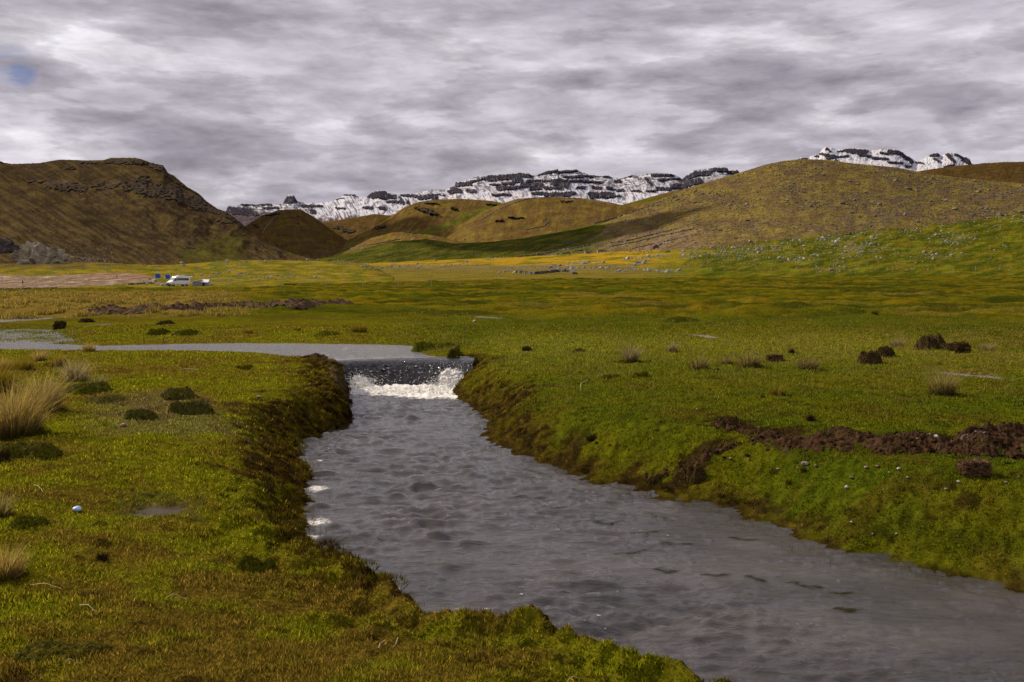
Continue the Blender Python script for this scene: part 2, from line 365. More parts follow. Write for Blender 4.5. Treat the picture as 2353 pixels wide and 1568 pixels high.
def meadow_col(X, Y, Z, low, pool, marsh):
    sh = X.shape; X, Y, Z, low, pool, marsh = (v.ravel() for v in (X, Y, Z, low, pool, marsh))
    Yp = np.maximum(Y, 1.0); px, py = proj(X, Yp, Z)
    a = fbm(X / 2.4, Y / 2.4, 61, 4); b = fbm(X / .45, Y / .45, 62, 4); c = fbm(X / 14, Y / 9, 63, 4); e = fbm(X / .12, Y / .12, 64, 3)
    # left bank is browner/mossier, right bank greener
    side = sm(-200, 260, px - np.interp(py, [800, 1000, 1200, 1568], [900, 950, 1150, 1700]))
    t = np.clip(0.45 + 0.9 * a + 0.5 * b, 0, 1)
    colL = lerp(lerp(BROWN, OLIVE, np.clip(t + .25, 0, 1)), C(.112, .120, .005), sm(-.3, .5, b + a * .5) * .8)
    colR = lerp(lerp(GREEN, OLIVE, np.clip(.3 + .8 * a + .3 * b, 0, 1)), DKG, sm(.15, .6, -b) * .6)
    colR = lerp(colR * .88, C(.070, .046, .008), sm(.05, .5, fbm(X / .8, Y / .8, 79, 4)) * .45)
    col = colL * (1 - side)[:, None] + colR * side[:, None]
    # far meadow, streaky yellow and green cushions
    fa = sm(24, 55, Y); big = fbm(X / 3.2, Y / 2.6, 31, 4)
    st = fbm(X / 22, Y / 5, 66, 4)
    colF = lerp(GREEN * .70, YEL * .74, np.clip(.50 + 1.1 * st + .6 * a, 0, 1)); colF = lerp(colF, DKG * .7, sm(-.05, .35, -big + .3 * b) * .85)
    colF = lerp(colF, STRAW * .7, sm(.15, .6, c) * .5); colF = lerp(colF, DKG * .75, sm(.02, .32, fbm(X / 10, Y / 6, 69, 4)) * .8)
    col = col * (1 - fa)[:, None] + colF * fa[:, None]
    # bright yellow green strip just right of the fall, pale dry grass further right
    k = np.exp(-((Y - 24) / 5.5) ** 2) * sm(-1.5, 0, X) * (1 - sm(9, 13, X)); col = lerp(col, C(.14, .145, .012), k * .75)
    k = np.exp(-((Y - 24) / 8) ** 2) * sm(3, 9, X) * sm(-.2, .4, fbm(X / 1.1, Y / .8, 71, 3)); col = lerp(col, STRAW * .9, k * .5)
    # dry tussock field on the left
    k = sm(41, 46, Y) * (1 - sm(105, 150, Y)) * (1 - sm(380, 620, px + 60 * c)); col = lerp(col, C(.20, .135, .03), k * (.75 + .25 * np.clip(a, -1, 1)))
    # pale flats in the left distance
    k = sm(185, 205, Y) * (1 - sm(150, 330, px)); col = lerp(col, C(.26, .20, .15), k * .0)
    # peat banks along the water
    left = (px < np.interp(py, [840, 1000, 1200, 1300, 1420, 1568], [900, 760, 730, 800, 1100, 1700]))
    wd = np.where(left, np.interp(Y, [0, 5.5, 8.5, 12, 17, 21], [.12, .22, .8, 1.6, 1.5, .7]), np.interp(Y, [0, 5, 9, 14, 20], [.25, .25, .45, 1.0, 1.2]))
    k = 1 - sm(.35, 1.0, low / wd + .55 * b + .35 * a)
    pe = lerp(PEAT, BROWN * .7, sm(-.3, .3, b + .6 * e)); pe = lerp(pe, C(.095, .072, .006), sm(-.1, .4, e + .4 * a) * .7)
    col = lerp(col, pe, np.clip(k, 0, 1) * .92)
    k = (1 - sm(.0, .14, low + .12 * b)) ; col = lerp(col, PEAT * .8, k * .85); k = side * (1 - sm(.04, .42, low + .3 * b + .1 * e)); col = lerp(col, C(.042, .030, .008), k * .8)
    k = (1 - sm(-.03, .12, pool)); col = lerp(col, C(.09, .065, .04), k * .7)
    k = (1 - sm(-.3, .3, marsh)); col = lerp(col, C(.075, .085, .02), k * .7)
    for pts, wd_ in SOIL_W:
        d = dline(pts, X, Y) + 1.1 * wd_ * b + .5 * wd_ * e + .2 * wd_; k = 1 - sm(wd_ * .4, wd_ * .9, d); col = lerp(col, PEAT * 1.2, k * .85)
    k = (1 - sm(.1, .9, sdist(WET2, X, Y) + .4 * b)) * sm(4, 6, Y) * (1 - sm(20, 30, Y)); col = lerp(col, C(.10, .085, .05), k * .4)
    # random dark peat flecks and droppings
    k = sm(.52, .66, fbm(X / .35, Y / .35, 77, 3)) * (1 - sm(20, 30, Y)); col = lerp(col, PEAT, k * .7)
    col = np.clip(col * (1 + .18 * e[:, None]), .004, 1)
    peatm = np.clip(1 - sm(.4, 1.0, low / wd), 0, 1)
    return col.reshape(sh + (3,)), peatm.reshape(sh)

# ------------------------------------------------------------------ ground sheet (one sheet all round the camera, fine where the photograph looks)
th_in = np.arctan(np.linspace(-1500, 1500, 1350) / F)
th_l = np.linspace(-math.pi, th_in[0], 60)[:-1]; th_r = np.linspace(th_in[-1], math.pi, 60)[1:]
th = np.concatenate([th_l, th_in, th_r])
rr = np.concatenate([[0.3, .8, 1.4, 1.9], np.geomspace(2.3, 14, 390), np.geomspace(14.04, 27, 340), np.geomspace(27.1, 60, 170), np.geomspace(60.8, 330, 190), np.geomspace(345, 15000, 24)])
TH, RR = np.meshgrid(th, rr)
GX, GY = RR * np.sin(TH), RR * np.cos(TH)
GZ, GLOW, GPOOL, GMARSH = ground(GX, np.where(GY < .5, .5, GY), True)
GZ = np.where(GY < .5, 0.5, GZ)
GZ = np.where(RR > 330, np.minimum(GZ, -1.0 - (RR - 330) * 0.004), GZ)
gc, gp = meadow_col(GX, GY, GZ, GLOW, GPOOL, GMARSH)
me = raw_mesh('ground', np.stack([GX, GY, GZ], -1), grid_faces(*GX.shape)[:, ::-1], M_meadow, {'col': np.concatenate([gc, gp[..., None]], -1)})
tag(link('ground', me), kind='structure')

# ------------------------------------------------------------------ water
def water_mat(name, flow=1.0):
    m, t, b = newmat(name)
    at = t.nodes.new('ShaderNodeAttribute'); at.attribute_name = 'col'
    ge = t.nodes.new('ShaderNodeNewGeometry'); mpn = t.nodes.new('ShaderNodeMapping'); mpn.inputs['Scale'].default_value = (0.75, 2.1, 1.0); mpn.inputs['Rotation'].default_value = (0, 0, R(14))
    t.links.new(ge.outputs['Position'], mpn.inputs[0])
    a = noise(t, mpn.outputs[0], 7.0, 6, 0.6, 0.6); c = noise(t, mpn.outputs[0], 38.0, 4, 0.6, 0.2)
    h = mth(t, 'ADD', mth(t, 'MULTIPLY', a.outputs[0], 1.0), mth(t, 'MULTIPLY', c.outputs[0], 0.22))
    bp = t.nodes.new('ShaderNodeBump'); bp.inputs['Strength'].default_value = 0.6; bp.inputs['Distance'].default_value = 0.026 * flow
    t.links.new(h, bp.inputs['Height']); t.links.new(bp.outputs[0], b.inputs['Normal'])
    fo = noise(t, ge.outputs['Position'], 22.0, 6, 0.7, 0.5)
    fm = mth(t, 'MULTIPLY', at.outputs['Alpha'], 1.7); fm = mth(t, 'ADD', fm, mth(t, 'SUBTRACT', fo.outputs[0], 1.05)); fm = mth(t, 'MULTIPLY', fm, 3.5, clamp=True)
    t.links.new(mixc(t, fm, at.outputs['Color'], (0.72, 0.70, 0.66)), b.inputs['Base Color'])
    t.links.new(mth(t, 'ADD', mth(t, 'MULTIPLY', fm, 0.6), 0.05), b.inputs['Roughness'])
    b.inputs['IOR'].default_value = 1.42; b.inputs['Specular IOR Level'].default_value = 0.6
    return m
M_water = water_mat('stream_water', 1.0); M_calm = water_mat('calm_water', 1.5); M_fall = water_mat('falling_water', 1.6)
def waves(X, Y):
    # current runs from the fall towards the lower right: elongated chop
    ang = R(-62); u = X * math.cos(ang) + Y * math.sin(ang); v = -X * math.sin(ang) + Y * math.cos(ang)
    wob = .3 * vn2(X / 1.3, Y / 1.3, 91)
    chop = ridged(X / .55 + wob, Y / .28 + wob, 92, 3)
    calm = sm(1.2, 3.4, X - (Y - 5) * -.28 + 0) * (1 - sm(9, 12, Y))
    rough = (0.35 + 0.65 * sm(5.5, 10, Y)) * (1 - .75 * calm)
    core = np.exp(-((X - np.interp(Y, [3, 6, 9, 13, 18, 20], [3.0, .2, -1.3, -1.9, -2.1, -2.3])) / 1.0) ** 2)
    z = .019 * fbm(X / .62 + wob, Y / .30, 93, 4) * (1 - .3 * calm) + .034 * rough * (.35 + .65 * core) * np.maximum(chop - .1, 0) ** 1.3 + .025 * fbm(X / .28, Y / .14, 94, 3) * (1 - .5 * calm) + .008 * ridged(X / .30 + .5 * Y, Y / .10, 88, 2) * calm
    zo = .55 + .75 * sm(-.4, .5, fbm(X / 1.6, Y / 2.2, 89, 3)); z = z * zo * 1.15
    pk = np.maximum(vn2(X / .35, Y / .22, 95) - .45, 0); z = z + .14 * pk * core * sm(6, 8.5, Y)
    return z
ths = np.arctan(np.linspace(-620, 2000, 900) / F); rs = np.geomspace(2.4, 22.6, 560)
T2, R2 = np.meshgrid(ths, rs); WX, WY = R2 * np.sin(T2), R2 * np.cos(T2)
wd_, _ = sdist(LOW, WX, WY, LOWA)
WZ = waves(WX, WY)
foam = np.zeros_like(WX)
bf = 1 - sm(18.0, 19.6, WY)                         # foam below the fall
ff = np.where(WY > 17.2, sm(17.6, 19.2, WY + .25 * fbm(WX / .4, WY / .15, 96, 3) + .35 * sm(-2.6, -1.6, WX)), 0)
ff = ff * (.62 + .38 * sm(-3.0, -1.7, WX)); foam = ff
WZ = WZ + ff * .05 * np.maximum(fbm(WX / .12, WY / .12, 97, 3), -.2)
# foam collected against the left bank
lf = np.zeros_like(WX)
for (fx, fy, rx, ry) in ((722, 1125, .20, .30), (716, 1200, .25, .22), (700, 1240, .2, .15), (735, 1262, .12, .10), (1010, 1412, .10, .06), (1900, 1290, 0.01, .01), (1108, 1002, .13, .15), (730, 1060, .08, .1)):
    x_, y_ = on_plane(fx + 8, fy, 0); lf = np.maximum(lf, np.exp(-((WX - x_) / rx) ** 2 - ((WY - y_) / ry) ** 2))
foam = np.maximum(foam, lf * .47)
keep = (np.minimum.reduce([wd_[:-1, :-1], wd_[1:, 1:], wd_[1:, :-1]]) < .5) & (WY[:-1, :-1] < 20.25)
wcol = lerp(C(.036, .031, .028), C(.062, .054, .049), sm(-.4, .5, fbm(WX / 1.2, WY / .7, 98, 4)))
shal = 1 - sm(0, .5, -wd_); wcol = lerp(wcol, C(.035, .030, .018), shal * .35)
me = raw_mesh('stream', np.stack([WX, WY, WZ], -1), grid_faces(*WX.shape, keep)[:, ::-1], M_water, {'col': np.concatenate([wcol, foam[..., None]], -1)})
stream = tag(link('stream', me), kind='structure')
# upper water and pools: one level sheet
ths = np.arctan(np.linspace(-2000, 1400, 800) / F); rs = np.concatenate([np.geomspace(6.0, 19, 90), np.geomspace(19.1, 31, 220), np.geomspace(31.3, 60, 110)])
T2, R2 = np.meshgrid(ths, rs); UX, UY = R2 * np.sin(T2), R2 * np.cos(T2)
ud = sdist(UP, UX, UY)
# cut where the fall begins: lip line
lipY = np.interp(UX, [a for a, _ in LIP], [b for _, b in LIP])
beyond = (UY > lipY + .12) | (UX < -4.05)
ud = np.where(beyond, ud, 9)
for P in [p for p, lv in POOLS if lv == ZU] + [MARSH]: ud = np.minimum(ud, sdist(P, UX, UY))
kk = (ud[:-1, :-1] < .45) & (ud[1:, 1:] < .45)
nearlip = sm(1.6, 0, np.abs(UY - lipY)) * (UX > -5)
UZ = ZU + .004 * fbm(UX / .3, UY / .18, 99, 3) + .012 * nearlip * fbm(UX / .3, UY / .15, 100, 3)
ucol = np.broadcast_to(C(.17, .168, .175), UX.shape + (3,)); 
me = raw_mesh('upper_stream', np.stack([UX, UY, UZ], -1), grid_faces(*UX.shape, kk)[:, ::-1], M_calm, {'col': np.concatenate([ucol, np.zeros(UX.shape + (1,))], -1)})
tag(link('upper_stream', me), kind='structure')
# the fall: a curved sheet from the lip to the pool
nu, nv = 260, 110
u = np.linspace(-.03, 1.10, nu); v = np.linspace(0, 1, nv); V_, U_ = np.meshgrid(v, u, indexing='ij')
lx = np.interp(U_, [0, .25, .5, .75, 1], [p[0] for p in LIP]) + 2.6 * np.maximum(U_ - 1, 0); ly = np.interp(U_, [0, .25, .5, .75, 1], [p[1] for p in LIP]) + .18
bx = -3.72 + U_ * 2.62; by = 19.75 + .10 * np.sin(U_ * math.pi) + .12 * U_
FX = lx + (bx - lx) * V_ + .03 * fbm(U_ * 9, V_ * 3, 101, 3); FY = ly + (by - ly) * V_ ** .8 + .035 * fbm(U_ * 14, V_ * 5, 102, 4) * sm(.15, .5, V_)
prof = 1 - sm(.10, 1.05, V_) ** 1.1
FZ = -.07 + (ZU + .075) * prof + (.018 * fbm(U_ * 22, V_ * 7, 103, 4) + .012 * fbm(U_ * 60, V_ * 26, 104, 2)) * sm(.05, .4, V_)
spl = np.maximum.reduce([np.exp(-((U_ - .06) / .045) ** 2) * sm(.35, .6, V_), np.exp(-((U_ - .26) / .10) ** 2) * sm(.50, .72, V_), np.exp(-((U_ - .93) / .12) ** 2) * sm(.35 + 0 * U_, .6, V_), np.exp(-((U_ - .80) / .06) ** 2) * sm(.68, .88, V_), sm(.93, .99, V_)])
ffo = np.clip(spl * (.70 + .35 * fbm(U_ * 18, V_ * 9, 105, 3)), 0, 1)
sparkle = sm(.42, .6, fbm(U_ * 55, V_ * 30, 106, 2)) * sm(.2, .5, V_) * .62
ffo = np.maximum(ffo, sparkle)
FY = FY - .10 * ffo * (.5 + fbm(U_ * 30, V_ * 20, 107, 2)) ; FZ = FZ + .05 * np.clip(spl, 0, 1) * np.abs(fbm(U_ * 40, V_ * 20, 108, 3))
fcol = lerp(C(.010, .010, .011), C(.035, .032, .03), sm(-.3, .5, fbm(U_ * 30, V_ * 6, 109, 3)))
me = raw_mesh('waterfall', np.stack([FX, FY, FZ], -1), grid_faces(nv, nu), M_fall, {'col': np.concatenate([fcol, ffo[..., None]], -1)})
tag(link('waterfall', me), kind='structure')

# ------------------------------------------------------------------ hills
LAY = {}
def zc(zone, pts):
    ox, oy, k = {'a': (0, 560, .4675), 'b': (900, 600, .51), 'c': (1700, 560, .5525), 'd': (2900, 540, .5083)}[zone]
    return [((ox + x * k) / 1.7408, (oy + y * k) / 1.7408) for x, y in pts]
def bands(zone, bl):
    r = []
    k = {'a': .4675, 'b': .51, 'c': .5525, 'd': .5083}[zone] / 1.7408
    for x0, y0, x1, y1, th_ in bl:
        a, b = zc(zone, [(x0, y0), (x1, y1)]); r.append((a, b, th_ * k / 2))
    return r
def bandmask(bl, PX, PY, seed, rough=1.0, fade=.35, brk=.30):
    """1 inside rock bands; ragged edges"""
    m = np.zeros(PX.shape); jx = rough * 3.0 * fbm(PX / 7, PY / 7, seed, 4); jy = rough * 2.2 * fbm(PX / 5, PY / 5, seed + 9, 4)
    x = PX + jx; y = PY + jy
    for (a, b, hw) in bl:
        dx, dy = b[0] - a[0], b[1] - a[1]; t = np.clip(((x - a[0]) * dx + (y - a[1]) * dy) / (dx * dx + dy * dy + 1e-6), 0, 1)
        d = np.hypot(x - a[0] - t * dx, y - a[1] - t * dy)
        m = np.maximum(m, 1 - sm(hw * (1 - fade), hw * (1 + fade), d))
    return sm(.34, .66, m * (.90 if brk > .4 else .78) - (.15 if brk > .4 else 0) + brk * fbm(PX / (8 if brk > .4 else 2.6), PY / (4.5 if brk > .4 else 2.2), seed + 20, 5))
LUMP = .55; SHP = 5
def layer(name, ridge, foot, Df, Dr, x0, x1, colf, mat, amp=3.0, nscale=40, prof=None, step=1.6, rows=150, seed=1, rocks=None, jut=0.0, rid=.35, edge_amp=.6, dpow=1.0, brk=.75):
    px = np.arange(x0, x1, step); T = np.linspace(0, 1, rows); PXg, Tg = np.meshgrid(px, T)
    ry = np.interp(px, [p[0] for p in ridge], [p[1] for p in ridge]); rn = edge_amp * fbm(px / 6.0, px * 0 + seed, seed + 50, 4)
    fy = np.interp(px, [p[0] for p in foot], [p[1] for p in foot]); fy = np.maximum(fy, ry)
    df = np.interp(px, *Df) if isinstance(Df, tuple) else Df + 0 * px
    dr = np.interp(px, *Dr) if isinstance(Dr, tuple) else Dr + 0 * px
    pf = prof(Tg) if prof else np.sin(Tg * math.pi / 2) ** 1.15
    kw = int(70 / step); ker = np.hanning(2 * kw + 1); ker /= ker.sum(); rs_ = np.convolve(np.pad(ry, kw, mode='edge'), ker, 'valid'); rs_ = np.minimum(rs_, fy)
    PYg = fy + (rs_ - fy) * pf + (ry - rs_) * np.clip(pf, 0, 1) ** SHP + rn * np.clip(pf, 0, 1) ** 14
    D = df + (dr - df) * Tg ** dpow
    env = np.clip(np.sin(np.clip(Tg, 0, 1) * math.pi), 0, 1) ** .6
    hgt = np.clip((fy - ry) / 40, 0, 1)
    nz = amp * (fbm(PXg / nscale, PYg / (nscale * .6), seed, 4) + rid * ridged(PXg / (nscale * .7), PYg / (nscale * .5), seed + 5, 3))
    rk = np.zeros(PXg.shape)
    if rocks: rk = bandmask(rocks, PXg, PYg, seed + 70, brk=brk)
    Z = CAMZ + slope_of(PYg) * D; X = kx(PXg, PYg) * D
    mp_ = D / F
    Dn = D - rk * jut * (1 + .35 * fbm(PXg / 7, PYg / 4, seed + 33, 4))
    nz = nz + LUMP * fbm(PXg / 5, PYg / 3, seed + 41, 3)
    Z = Z + nz * env * hgt * mp_ + rk * mp_ * (0.6 * ridged(PXg / 11, PYg / 6, seed + 31, 4))
    X = X * Dn / D; Z = CAMZ + (Z - CAMZ) * Dn / D
    col = colf(PXg, PYg, Tg, rk)
    # back of the hill
    nb = 14; tb = np.linspace(.03, .5, nb)[:, None]
    Xb = X[-1] * (1 + tb); Yb = Dn[-1] * (1 + tb); Zb = Z[-1] - (Z[-1] + 5) * (tb / .5) ** 1.3
    XX = np.vstack([X, Xb]); YY = np.vstack([Dn, Yb]); ZZ = np.vstack([Z, Zb]); CC = np.concatenate([col, np.repeat(col[-1:], nb, 0)], 0); RK = np.vstack([rk, np.repeat(rk[-1:], nb, 0)])
    me = raw_mesh(name, np.stack([XX, YY, ZZ], -1), grid_faces(*XX.shape), mat, {'col': np.concatenate([np.clip(CC, .003, .95), RK[..., None]], -1)})
    o = tag(link(name, me), kind='structure')
    LAY[o.name] = (px, X, Dn, Z)
    LAY[name + '#%d' % seed] = (px, X, Dn, Z)
    return o
def hpt(key, px_, py_):
    px, X, D, Z = LAY[key]; j = int(np.clip(np.searchsorted(px, px_), 0, len(px) - 1))
    _, yy = proj(X[:, j], D[:, j], Z[:, j]); i = int(np.argmax(yy <= py_))
    if yy[i] > py_: i = int(np.argmin(yy))
    return Vector((X[i, j], D[i, j], Z[i, j]))

HB = C(.100, .065, .022); HO = C(.145, .108, .026); HG = C(.066, .074, .004); HR = C(.082, .067, .052); HY = C(.26, .175, .018)
# far snow ridges --------------------------------------------------
r1 = zc('b', [(-60, 520), (0, 490), (10, 475), (25, 440), (110, 437), (130, 422), (240, 430), (350, 418), (420, 425), (455, 420), (480, 372), (500, 352), (540, 352), (555, 385), (570, 405), (620, 412), (720, 415), (830, 405), (905, 378), (935, 350), (1015, 350), (1050, 370), (1110, 370), (1150, 335), (1200, 316), (1260, 325), (1335, 350), (1380, 350), (1500, 340), (1620, 312), (1730, 312)])
r2 = zc('c', [(215, 335), (222, 308), (310, 292), (380, 262), (440, 265), (460, 256), (520, 250), (600, 248), (690, 238), (750, 238), (770, 258), (810, 258), (870, 230), (940, 205), (960, 208), (968, 225), (975, 222), (1040, 212), (1100, 215), (1140, 235), (1200, 255), (1280, 262), (1330, 258), (1350, 272), (1400, 275), (1450, 272), (1500, 255), (1600, 245), (1700, 240), (1780, 245), (1830, 262), (1860, 285), (1890, 262), (1950, 220), (2080, 205), (2110, 192), (2140, 199), (2185, 197), (2200, 225), (2260, 215), (2280, 240), (2400, 300), (2600, 420)])
r3 = zc('d', [(300, 330), (560, 200), (600, 178), (660, 182), (680, 162), (740, 150), (770, 110), (790, 97), (840, 100), (890, 118), (960, 112), (1030, 103), (1100, 112), (1150, 125), (1230, 112), (1340, 112), (1400, 140), (1430, 165), (1470, 185), (1510, 215), (1560, 190), (1620, 155), (1670, 138), (1700, 165), (1760, 142), (1830, 148), (1880, 178), (1920, 175), (1940, 225), (1960, 235), (2060, 218), (2160, 222), (2210, 203), (2260, 218), (2350, 222), (2800, 250)])
BC = bands('c', [(215, 322, 330, 318, 30), (330, 300, 460, 275, 16), (455, 280, 690, 262, 42), (690, 252, 770, 262, 26), (470, 328, 540, 325, 14), (560, 320, 640, 315, 22), (640, 290, 700, 300, 34), (520, 355, 685, 345, 26), (700, 330, 840, 325, 32), (740, 300, 1030, 290, 18), (930, 315, 1035, 325, 38), (860, 345, 980, 350, 22), (760, 355, 830, 352, 22), (775, 385, 870, 392, 20), (870, 395, 1050, 395, 38), (1050, 385, 1085, 390, 22), (820, 250, 960, 222, 18), (980, 235, 1100, 222, 16), (1005, 268, 1220, 262, 17), (1040, 298, 1180, 298, 16), (1180, 302, 1280, 308, 14), (1100, 345, 1160, 345, 18), (1210, 340, 1270, 350, 24), (1320, 350, 1350, 352, 24), (1200, 400, 1240, 395, 50), (1255, 400, 1350, 400, 42), (1370, 360, 1445, 368, 18), (1290, 266, 1345, 266, 16), (1375, 298, 1415, 300, 18), (1450, 266, 1500, 260, 8), (1490, 370, 1560, 370, 12), (1600, 375, 1670, 370, 14), (1600, 285, 1640, 330, 24), (1640, 258, 1800, 253, 16), (1690, 290, 1850, 280, 16), (1680, 350, 1780, 355, 26), (1790, 340, 1880, 330, 38), (1870, 290, 1960, 245, 38), (1950, 250, 2060, 235, 36), (1890, 320, 1990, 300, 44), (2080, 215, 2190, 215, 28), (1990, 345, 1900, 365, 25), (2200, 235, 2280, 230, 22), (305, 370, 360, 375, 32), (170, 375, 200, 380, 26), (190, 345, 250, 365, 26), (490, 400, 620, 400, 18), (0, 410, 80, 415, 26), (1370, 410, 1420, 410, 10), (1000, 330, 1030, 340, 30)])
BC += bands('b', [(10, 465, 200, 478, 44), (120, 430, 360, 432, 16), (60, 500, 260, 510, 20), (300, 460, 420, 455, 18), (470, 395, 550, 390, 62), (600, 440, 760, 445, 24), (680, 480, 700, 490, 36), (870, 455, 940, 460, 20), (1090, 455, 1150, 455, 25), (935, 352, 1020, 352, 9), (1130, 362, 1330, 366, 38), (1160, 345, 1250, 335, 34), (1270, 405, 1400, 410, 22), (1370, 380, 1400, 425, 24), (1520, 375, 1590, 375, 32), (1390, 355, 1500, 365, 24), (1430, 410, 1440, 420, 30), (1600, 350, 1720, 355, 10), (1210, 460, 1260, 465, 26), (1760, 325, 1850, 330, 26), (860, 385, 930, 380, 8)])
BD = bands('d', [(745, 150, 880, 170, 20), (795, 108, 830, 130, 20), (800, 182, 970, 165, 16), (880, 130, 960, 125, 12), (950, 122, 1110, 135, 40), (1040, 150, 1140, 170, 18), (1160, 180, 1280, 190, 22), (1220, 140, 1290, 150, 13), (1290, 130, 1400, 145, 34), (1400, 160, 1440, 190, 26), (1440, 180, 1470, 215, 34), (1280, 215, 1400, 225, 16), (1620, 160, 1680, 158, 30), (1650, 190, 1680, 210, 20), (1750, 155, 1800, 210, 34), (1810, 155, 1870, 170, 18), (1870, 185, 1935, 230, 44), (1500, 215, 1560, 230, 14), (700, 170, 730, 170, 14), (870, 195, 880, 210, 18), (1720, 255, 1800, 240, 18), (2010, 230, 2160, 232, 18), (1420, 250, 1460, 250, 20), (560, 195, 650, 185, 10)])
SNOW = C(.50, .53, .60); SROCK = C(.040, .038, .052); SB = C(.075, .052, .050)  # rock colour is tinted bluish to stand in for distant haze
def col_snow(PX, PY, T, rk):
    # loose rock peeping through snow: chutes running down slope
    chute = .8 * fbm((PX - .6 * PY) / 3.6, (PY + .6 * PX) / 20, 201, 4) + .6 * fbm(PX / 12, PY / 8, 203, 3)
    col = lerp(SNOW, SROCK * 1.7, sm(.02, .55, chute + .12) * .8)
    line = np.interp(PX, [500, 640, 720, 860, 960, 1020, 1300, 1700], [478, 487, 500, 496, 492, 500, 520, 520])
    low = sm(-6, 10, PY - line + 10 * fbm(PX / 9, PY / 9, 204, 3) + 6 * chute); col = lerp(col, SB, low * .95)
    lw = 1 - sm(560, 800, PX); col = lerp(col, SROCK * 1.3, lw * sm(-.35, .25, fbm(PX / 14, PY / 4, 205, 4)) * .85)
    rw = sm(1530, 1570, PX) * sm(-8, 14, PY - 405 - (PX - 1640) * -.12) * (1 - sm(1640, 1690, PX + PY * 0)) ; col = lerp(col, SB * .9, rw * .5)
    hi_ = 1 - sm(10, 55, PY - np.interp(PX, [q[0] for q in r1 + r2], [q[1] for q in r1 + r2]))
    stt = ridged((PX) / 34 + .4 * fbm(PX / 20, PY / 6, 208, 2), (PY + .10 * PX) / 3.6, 207, 3) + .5 * fbm(PX / 9, PY / 3, 209, 3); col = lerp(col, SROCK * 1.3, sm(.50, .72, stt) * hi_ * sm(900, 1040, PX) * .9)
    streak = sm(.25, .6, fbm(PX / 2.2, PY / 12, 206, 3)) * .28
    rc = lerp(np.broadcast_to(SROCK, PX.shape + (3,)), SNOW * .8, streak)
    return lerp(col, rc, rk)
pl = lambda T: T ** .9
LUMP = .25
layer('snow_mountain', r1 + r2, [(400, 545), (2700, 545)], 3300, 5200, 480, 1760, col_snow, M_snow, amp=3.0, nscale=26, prof=pl, step=.8, rows=260, seed=301, rocks=BC, brk=.30, jut=40, edge_amp=.8)
def col_snow2(PX, PY, T, rk):
    chute = fbm((PX + .3 * PY) / 3.2, PY / 10, 221, 3) + .6 * fbm(PX / 5, PY / 5, 223, 3)
    col = lerp(SNOW, SROCK * 1.8, sm(.05, .55, chute) * .7)
    return lerp(col, np.broadcast_to(SROCK, PX.shape + (3,)), rk)
layer('snow_mountain', r3, [(1700, 470), (2700, 470)], 3600, 5400, 1780, 2560, col_snow2, M_snow, amp=2.5, nscale=22, prof=pl, step=.8, rows=200, seed=321, rocks=BD, brk=.30, jut=40, edge_amp=.7)

LUMP = .55
# brown hills -------------------------------------------------------
RB = bands('b', [(x0_, y0_, x1_, y1_, t_ * .62) for x0_, y0_, x1_, y1_, t_ in [(1560, 470, 1650, 500, 50), (1490, 455, 1560, 480, 26), (1770, 455, 1820, 465, 22), (1560, 412, 1680, 428, 16), (2050, 420, 2240, 440, 20), (850, 600, 1000, 640, 44), (930, 640, 1020, 632, 16), (200, 560, 260, 600, 30), (250, 520, 420, 500, 26), (1180, 615, 1260, 600, 24)]])
RCc = bands('c', [(x0_, y0_, x1_, y1_, t_ * .5) for x0_, y0_, x1_, y1_, t_ in [(980, 445, 1060, 450, 20), (510, 590, 560, 580, 16), (600, 560, 700, 560, 20), (20, 500, 90, 540, 40)]])
def hcol(seed, base=HB, alt=HO, grn=0.0, streak=(9, 40, .8)):
    def f(PX, PY, T, rk):
        s_ = fbm((PX + streak[2] * PY) / streak[0], (PY - streak[2] * PX) / streak[1], seed, 4)
        a = fbm(PX / 30, PY / 16, seed + 3, 4)
        col = lerp(base, alt, sm(-.35, .55, s_ + .6 * a)); col = lerp(col, HG, sm(.1, .5, a - .25 * s_) * grn)
        fine = fbm(PX / 2.2, PY / 1.5, seed + 7, 3)
        col = col * (1 + .35 * fine[..., None])
        return lerp(col, HR * (1 + .6 * fine[..., None]), rk)
    return f
layer('hill', [(640, 575), (700, 522), (760, 509), (800, 503), (860, 492), (920, 498), (1000, 520)], [(600, 592), (1100, 592)], 1500, 2100, 650, 1000, hcol(401, HB * .7, HB * .9, .2), M_hill, seed=401, rocks=RB, jut=15, amp=4)
def col_shoulder(PX, PY, T, rk):
    c = hcol(411, HB, HO, .4)(PX, PY, T, rk); g = np.exp(-((PY - (462 - (PX - 1480) * .10)) / 5) ** 2); return lerp(c, HG, g * .7)
layer('hill', [(1380, 500), (1420, 474), (1480, 457), (1540, 441), (1600, 430), (1700, 402), (1800, 390)], [(1300, 560), (1900, 520)], 1400, 1900, 1380, 1800, col_shoulder, M_hill, seed=411, amp=2)
layer('hill', [(480, 600), (560, 522), (600, 497), (640, 483), (690, 481), (720, 498), (760, 527), (800, 553), (850, 590)], [(500, 600), (850, 600)], 1000, 1350, 500, 850, hcol(421, HB * .72, HB * .95, .5, (8, 30, -.3)), M_hill, seed=421, rocks=RB, jut=14, amp=3)
def col_A(PX, PY, T, rk):
    c = hcol(431, HB, HO * .95, .2)(PX, PY, T, rk)
    gl = np.interp(PX, [900, 1000, 1060, 1130, 1160], [560, 528, 505, 478, 468]); g = np.exp(-((PY - gl) / (5 + (PX - 900) * .01)) ** 2); return lerp(c, C(.085, .105, .012), g * .85)
layer('hill', [(740, 590), (780, 562), (840, 532), (880, 511), (930, 476), (960, 465), (990, 460), (1060, 457), (1130, 462), (1170, 470), (1210, 485), (1300, 520)], [(700, 600), (1350, 585)], 950, 1300, 740, 1280, col_A, M_hill, seed=431, rocks=RB, jut=14, amp=3)
